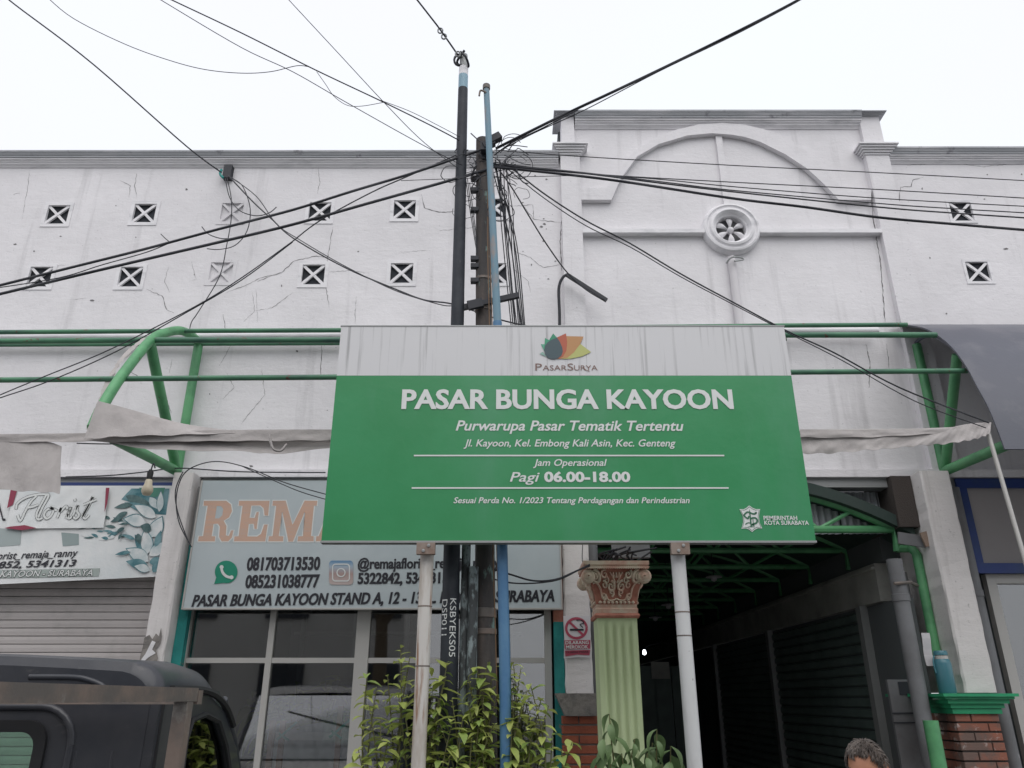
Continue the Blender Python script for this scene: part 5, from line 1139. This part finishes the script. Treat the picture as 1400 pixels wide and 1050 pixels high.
# rear wall with rounded window hole
rp0 = secs[0]; out = [Vector((TX-.03, 2.60, .75))]+[Vector((p.x,2.60,p.z)) for p in rp0]+[Vector((TX-TW+.03,2.60,.75))]
wx = (U(58,1000,2.6).x, -2.16); wz = (1.12, U(40,995,2.6).z)
def rrect(x0, x1, z0, z1, r_, Y, n=6):
    P = []
    for cx_, cz_, a0 in ((x1-r_,z1-r_,0),(x0+r_,z1-r_,90),(x0+r_,z0+r_,180),(x1-r_,z0+r_,270)): P += [Vector((cx_+r_*math.cos(R(a0+i*90/n)), Y, cz_+r_*math.sin(R(a0+i*90/n)))) for i in range(n+1)]
    return P
hole = rrect(wx[1], wx[0], wz[0], wz[1], .05, 2.60)
MB().slab(out, (0,.02,0), [hole]).build('rear_wall', TP, tk)
MB().slab(rrect(wx[1]-.022,wx[0]+.022,wz[0]-.022,wz[1]+.022,.065,2.588), (0,.014,0), [rrect(wx[1]+.012,wx[0]-.012,wz[0]+.012,wz[1]-.012,.045,2.588)]).build('window_seal', M['rubber'], tk)
MB().slab(rrect(wx[1],wx[0],wz[0],wz[1],.05,2.605), (0,.004,0)).build('rear_glass', M['tglass'], tk)
q = MB()
loop = rrect(wx[1]-.10,wx[0]+.095,wz[0]-.1,wz[1]+.06,.11,2.600); q.tube([Vector((p.x,2.602,p.z)) for p in loop+[loop[0]]], .013, 8)     # pressed panel rib
P = [U(40,925.5,2.6),U(100,926,2.6),U(122,930,2.6),U(140,938,2.6),U(146,948,2.6)]; q.tube(smooth([Vector((p.x,2.603,p.z)) for p in P]), .010, 8)
for xx in (-1.33,-1.22): q.tube([(xx,2.603,.76),(xx,2.603,1.45)], .006, 6)
q.build('pressed_ribs', TP, tk, smooth=60)
# B pillar, door with window, drip rail
def side(pts, t=.03, x=TX): return [Vector((x, y, z)) for y, z in pts]
ws = [(3.20,ROOF-.085),(3.42,1.44),(3.62,1.20),(3.74,1.04)]
body = [(2.602,.55),(2.602,ROOF-.10),(2.9,ROOF-.10),(3.06,ROOF-.118),(3.2,ROOF-.165),(3.40,1.41),(3.60,1.18),(3.74,1.03),(4.25,.93),(4.32,.5)]
win = [(2.86,1.12),(2.85,1.47),(2.88,1.53),(3.0,1.545),(3.14,1.52),(3.26,1.43),(3.42,1.24),(3.50,1.12)]
for x, dx in ((TX, -.03), (TX-TW, .03)):
    o = MB().slab([Vector((x,y,z)) for y, z in body], (dx,0,0), [[Vector((x,y,z)) for y, z in win]]).build('side_panel', TP, tk)
    MB().slab([Vector((x+dx*.5,y,z)) for y, z in win], (dx*.12,0,0)).build('side_glass', M['tglass'], o)
    seal = [Vector((x-dx*.1,y,z)) for y, z in win]; MB().tube(seal+[seal[0]], .010, 6).build('window_seal', M['rubber'], o)
    dr = [Vector((x-dx*.25,y,z)) for y, z in [(2.66,ROOF-.088),(2.9,ROOF-.088),(3.06,ROOF-.105),(3.2,ROOF-.15),(3.30,1.50)]]; MB().tube(smooth(dr,4), .012, 6).build('drip_rail', M['rubber'], o)
    MB().tube([Vector((x-dx*.05,2.80,z)) for z in (.6,1.2,1.58)], .004, 5).build('door_seam', M['rubber'], o)
    MB().tube([Vector((x-dx*.05,2.625,z)) for z in (.6,1.2,1.6)], .006, 5).build('door_seam', M['rubber'], o)
    MB().box((x-dx*1.2-.01,2.9,1.0),(x-dx*1.2+.01,3.02,1.025)).build('door_handle', M['rubber'], o)
    # A pillar
    MB().tube([Vector((x+dx*.8,y,z)) for y, z in [(3.24,ROOF-.12)]+ws[1:]], .016, 8).build('pillar_tube', TP, o, smooth=60)
q = MB(); q.add([(TX-.04,3.23,ROOF-.09),(TX-TW+.04,3.23,ROOF-.09),(TX-TW+.04,3.73,1.05),(TX-.04,3.73,1.05)],[(0,1,2,3)]); q.build('windscreen', M['tglass'], tk, recalc=False)
q = MB(); q.add([(TX,3.73,1.04),(TX-TW,3.73,1.04),(TX-TW,4.25,.93),(TX,4.25,.93),(TX,4.33,.45),(TX-TW,4.33,.45)],[(0,1,2,3),(3,2,5,4)]); q.build('bonnet', TP, tk, recalc=False)
q = MB(); q.box((TX-TW+.1,3.45,.85),(TX-.1,3.7,1.03)); q.build('dashboard', M['rubber'], tk)
for xx in (TX-.62,TX-1.35): q = MB(); q.box((xx,2.68,.6),(xx+.5,3.15,.8)); q.box((xx,2.66,.8),(xx+.5,2.76,1.15)); q.box((xx+.14,2.68,1.155),(xx+.36,2.74,1.3)); q.build('seat', M['inner'], tk)
sc = Vector((TX-.38,3.25,1.17)); ax = Vector((0,-.8,.6)).normalized(); u_ = Vector((1,0,0)); v_ = ax.cross(u_)
q = MB().tube([sc+(u_*math.cos(i*math.pi/12)+v_*math.sin(i*math.pi/12))*.19 for i in range(25)], .014, 8); q.tube([sc-u_*.19, sc+u_*.19], .012, 6); q.tube([sc, sc-ax*.25], .02, 8); q.build('steering_wheel', M['rubber'], tk, smooth=60)
# bed
q = MB(); q.box((TX-TW-.06,.2,.72),(TX+.10,2.50,.78)); q.box((TX+.08,.2,.781),(TX+.11,2.5,1.06)); q.box((TX-TW-.08,.2,.781),(TX-TW-.05,2.5,1.06)); q.box((TX-TW-.049,2.47,.781),(TX+.079,2.5,1.06)); q.build('cargo_bed', TP, tk)
XRK = U(257,955,2.45).x; zk = U(257,940.5,2.45).z
rk = MB().box((XRK-.02,.5,zk-.037),(XRK+.02,2.47,zk)).build('rail_rack', M['rack'], tk)
MB().box((XRK-.0195,2.40,1.061),(XRK+.0195,2.445,zk-.0375)).build('rack_post', M['rack'], rk)
MB().box((XRK-.0195,1.46,1.061),(XRK+.0195,1.50,zk-.0375)).build('rack_post', M['rack'], rk)
MB().box((XRK-.0195,.55,1.061),(XRK+.0195,.59,zk-.0375)).build('rack_post', M['rack'], rk)
MB().box((-2.66,2.475,zk-.045),(XRK+.02,2.51,zk-.006)).build('rack_front_rail', M['rack'], rk)
for x in (TX+.02, TX-TW+.0):
    for y in (1.0, 3.75):
        o = MB().lathe((x-.10 if x > -2 else x-.05,y,.31),(1,0,0),[(.19,0),(.29,.0),(.31,.03),(.31,.14),(.29,.17),(.19,.17)],28).build('wheel', M['rubber'], tk, smooth=40)
        MB().lathe((x-.08 if x > -2 else x-.03,y,.31),(1,0,0),[(.05,.0),(.19,.03),(.19,.1),(.08,.13),(.001,.13)],20).build('rim', M['steel'], o, smooth=40)

# ================================================================ PERSON
PX_, PY_ = U(1192,1040,3.25).x, 3.3
HZ = U(1190,1009,3.25).z
pe = thing('person', 'person with short grey brown hair looking down to the left before the dark passage', 'person', (PX_,PY_,0))
H0 = HZ-.005
bm = bmesh.new()
sk = [((0,0,.90),.13),((0,0,1.02),.125),((0,0,1.14),.13),((0,0,1.20),.07),((0,-.01,1.255),.048),
      ((.15,0,1.13),.055),((.19,.02,.93),.042),((.20,-.02,.74),.032),((-.15,0,1.13),.055),((-.19,.02,.93),.042),((-.20,-.02,.74),.032),
      ((.085,0,.82),.085),((.09,-.01,.45),.055),((.09,.01,.09),.04),((.10,-.12,.035),.035),((-.085,0,.82),.085),((-.09,-.01,.45),.055),((-.09,.01,.09),.04),((-.10,-.12,.035),.035),((.21,-.05,.66),.024),((-.21,-.05,.66),.024)]
eds = [(0,1),(1,2),(2,3),(3,4),(2,5),(5,6),(6,7),(2,8),(8,9),(9,10),(0,11),(11,12),(12,13),(13,14),(0,15),(15,16),(16,17),(17,18),(7,19),(10,20)]
me = bpy.data.meshes.new('body'); me.from_pydata([Vector(p)*1.0 for p, _ in sk], eds, []); ob = bpy.data.objects.new('body', me); COL.objects.link(ob)
md = ob.modifiers.new('s','SKIN'); 
for i, (p, r_) in enumerate(sk): me.skin_vertices[0].data[i].radius = (r_, r_*.8); me.skin_vertices[0].data[i].use_root = (i == 0)
ob.modifiers.new('d','SUBSURF').levels = 2
dg_ = bpy.context.evaluated_depsgraph_get(); bme_ = bpy.data.meshes.new_from_object(ob.evaluated_get(dg_)); bpy.data.objects.remove(ob)
# head sculpted from a sphere; face looks along local -Y, then turned to the left and down
hb = bmesh.new(); bmesh.ops.create_uvsphere(hb, u_segments=64, v_segments=44, radius=1)
def gs(d, s): return math.exp(-d*d/(2*s*s))
for v in hb.verts:
    x, y, z = v.co; p = Vector((x*.074, y*.093, z*.112))
    if z < -.2: p.x *= 1-.32*(-z-.2); 
    if z < -.35 and y < .2: p.y -= .008*(-z)
    fy = max(0, -y)
    p.y -= fy*(.020*gs(x*.074, .009)*gs(z+.28,.14) + .016*gs(x*.074,.011)*gs(z+.38,.07))      # nose
    p.y -= fy*.006*gs(abs(x*.074)-.026,.018)*gs(z-.16,.07)                                   # brow
    p.y += fy*.009*gs(abs(x*.074)-.031,.013)*gs(z-.0,.09)                                    # eye sockets
    p.y -= fy*.006*gs(x*.074,.02)*gs(z+.62,.05)+fy*.005*gs(x*.074,.022)*gs(z+.90,.08)          # lips, chin
    if y > 0 and z < -.3: p.y *= 1-.35*(-z-.3)
    v.co = p
hd = bpy.data.meshes.new('h'); hb.to_mesh(hd); hb.free()
HR = Matrix.Rotation(R(-52),3,'Z') @ Matrix.Rotation(R(14),3,'X')
HS = .84
HR = HR @ Matrix.Diagonal((HS,HS,HS)); HC = Vector((0,0,H0-.112*HS-.006))
q = MB(); o_ = Vector((PX_,PY_,0))
q.add([o_+v.co for v in bme_.vertices], [tuple(p.vertices) for p in bme_.polygons]); q.add([o_+HC+HR@v.co for v in hd.vertices], [tuple(p.vertices) for p in hd.polygons])
for s in (-1, 1):       # ears
    q.grid(lambda u, v: o_+HC+HR@Vector((s*(.072+.014*math.sin(math.pi*u)*(1-.2*v)), .012+.022*u*math.sin(math.pi*min(1,.15+v*.8)), -.035+.062*v)), 8, 8)
    q.tube([o_+HC+HR@Vector((s*(.080),.012+.018*math.cos(a*.5+2.2),-.005+.031*math.sin(a*.5+2.2))) for a in range(10)], .0045, 6)
body_o = q.build('body', M['skin'], pe, smooth=80, recalc=False)
eye = mat('eye_white',(.6,.57,.53),.25); iris = mat('dark_iris',(.03,.018,.01),.2)
for s in (-1, 1):
    c = o_+HC+HR@Vector((s*.031,-.073,.002)); d = HR@Vector((0,-1,-.25)).normalized()
    e = MB().lathe(c,d,[(.001,-.012),(.009,-.008),(.0125,0),(.009,.008),(.001,.012)],14).build('eye', eye, pe, smooth=80); MB().lathe(c,d,[(.0062,.0105),(.005,.0118),(.0005,.0126)],12).build('iris', iris, e, smooth=60)
    MB().tube([c+HR@Vector((s*.016*t,-.0065-.003*(1-t*t),.0068*(1-t*t))) for t in (-1,-.5,0,.5,1)], .0026, 5).build('eyelid', M['skin'], pe, smooth=80)
    q = MB()
    for k in range(34):
        t = lerp(-1,1.1,k/33); b = o_+HC+HR@Vector((s*(.031+.019*t),-.0865+.0035*t*t+.004*max(0,t),.022-.003*t*t)); q.tube([b, b+HR@Vector((s*.007,-.001,.002))], [.0011,.0003], 3)
    q.build('eyebrow', M['hair'], pe)
# hair
q = MB(); rh = random.Random(5)
def inhair(d):
    x, y, z = d
    if y < -.35: return z > .70+.05*math.sin(x*9)
    if y < .2: return z > .10+(1.2*(-y) if y < 0 else 0)
    return z > -.42
cnt = 0
while cnt < 2600:
    d = Vector((rh.gauss(0,1),rh.gauss(0,1),rh.gauss(0,1))).normalized()
    if not inhair(d): continue
    cnt += 1; b = Vector((d.x*.074,d.y*.093,d.z*.112))
    fl = Vector((d.x*.6, -1.0 if d.y < .4 else .6, -.1-.3*abs(d.x))); 
    if d.y > .2: fl = Vector((d.x*.5,.5,-1))
    nn = Vector((d.x/.074,d.y/.093,d.z/.112)).normalized(); fl = (fl-nn*fl.dot(nn)).normalized(); fl = (fl+Vector((rh.gauss(0,.3),rh.gauss(0,.2),rh.gauss(0,.15)))).normalized()
    L_ = rh.uniform(.016,.030); P = [b, b+nn*.007+fl*L_*.4, b+nn*.009+fl*L_*.8-Vector((0,0,.003)), b+nn*.006+fl*L_*1.1-Vector((0,0,.007))]
    q.tube([o_+HC+HR@p for p in P], [.0021,.0021,.0015,.0004], 4, cap=False)
hs = bmesh.new(); bmesh.ops.create_uvsphere(hs, u_segments=40, v_segments=28, radius=1)
for f in list(hs.faces):
    if not inhair(f.calc_center_median().normalized()): hs.faces.remove(f)
vm = {v: i for i, v in enumerate(hs.verts)}; q.add([o_+HC+HR@Vector((v.co.x*.077,v.co.y*.096,v.co.z*.115)) for v in hs.verts], [tuple(vm[v] for v in f.verts) for f in hs.faces]); hs.free()
q.build('hair', M['hair'], pe, recalc=False, smooth=60)
# shirt and trousers: shells grown round the body
sh_m = mat('dark_shirt',(.05,.06,.08),.9); tr_m = mat('grey_trousers',(.07,.07,.07),.9)
for nm, lo, hi, m_ in (('shirt',.84,1.205,sh_m),('trousers',.10,.86,tr_m)):
    bme_.calc_loop_triangles() if hasattr(bme_,'calc_loop_triangles') else None
    q = MB(); idx = {}
    for p in bme_.polygons:
        cz = sum(bme_.vertices[i].co.z for i in p.vertices)/len(p.vertices); cx2 = abs(sum(bme_.vertices[i].co.x for i in p.vertices)/len(p.vertices))
        if not (lo < cz < hi): continue
        if nm == 'trousers' and cx2 > .165: continue
        f = []
        for i in p.vertices:
            if i not in idx: idx[i] = len(q.v); v = bme_.vertices[i]; q.v.append(o_+v.co+v.normal*.012)
            f.append(idx[i])
        q.f.append(tuple(f))
    q.build(nm, m_, pe, recalc=False, smooth=60)

# ================================================================ across the street (seen only in the glass)
ob_ = thing('opposite_building', 'pale two storey building across the street reflected in the shop glass', 'building', (-4,-14,0))
q = MB().box((-16,-18,0),(-3.5,-14,6.5)).build('wall', mat('pale_opposite_wall',(.45,.44,.42),.9), ob_)
q = MB().box((2,-19,0),(14,-15,9)).build('wing', M['cream'], ob_)
for x in (-14,-11,-8,-5): 
    for z in (1,4): MB().box((x,-13.98,z),(x+1.4,-13.9,z+1.6)).build('window', M['dark'], ob_)
for x in (3,6,9,12):
    for z in (1,4,7): MB().box((x,-14.98,z),(x+1.4,-14.9,z+1.4)).build('window', M['dark'], ob_)
def tree(label, x, y, h, r_, seed):
    rr_ = random.Random(seed); t = thing('street_tree', label, 'tree', (x,y,0)); q = MB()
    q.tube(smooth([(x,y,0),(x+.1,y,h*.35),(x-.05,y,h*.7),(x,y,h*.9)]), [lerp(.2,.05,i/18) for i in range(19)], 10)
    for k in range(9): a = k*.9; q.tube(smooth([(x,y,h*.4+k*.15),(x+math.cos(a)*r_*.4,y+math.sin(a)*r_*.4,h*.6+k*.12),(x+math.cos(a)*r_*.8,y+math.sin(a)*r_*.8,h*.75+k*.1)]), [lerp(.07,.02,i/12) for i in range(13)], 6)
    q.build('trunk', M['bark'], t, smooth=60)
    q = MB(); cl = [(Vector((rr_.gauss(0,1),rr_.gauss(0,1),rr_.gauss(0,.8)))).normalized()*rr_.uniform(.4,1)*r_ for _ in range(50)]
    for k in range(4200):
        c = rr_.choice(cl); p = Vector((x,y,h*.85))+c+Vector((rr_.gauss(0,.4),rr_.gauss(0,.4),rr_.gauss(0,.35))); Mx = Matrix.Rotation(rr_.uniform(0,6),3,Vector((rr_.gauss(0,1),rr_.gauss(0,1),rr_.gauss(0,1))).normalized()); s = rr_.uniform(.09,.17)
        q.add([p+Mx@Vector(v)*s for v in ((-1,0,0),(0,-.4,.1),(1,0,0),(0,.4,.1))], [(0,1,2,3)])
    q.build('crown', M['leafo'], t, recalc=False)
tree('large dark tree across the street, left of the camera', -3.2,-7.2,7.5,2.6,1)
tree('second dark tree across the street, right of the camera', 3.4,-7.6,8.0,2.8,2)
tree('third dark tree across the street, far left', -9.5,-7.5,7.0,2.5,3)
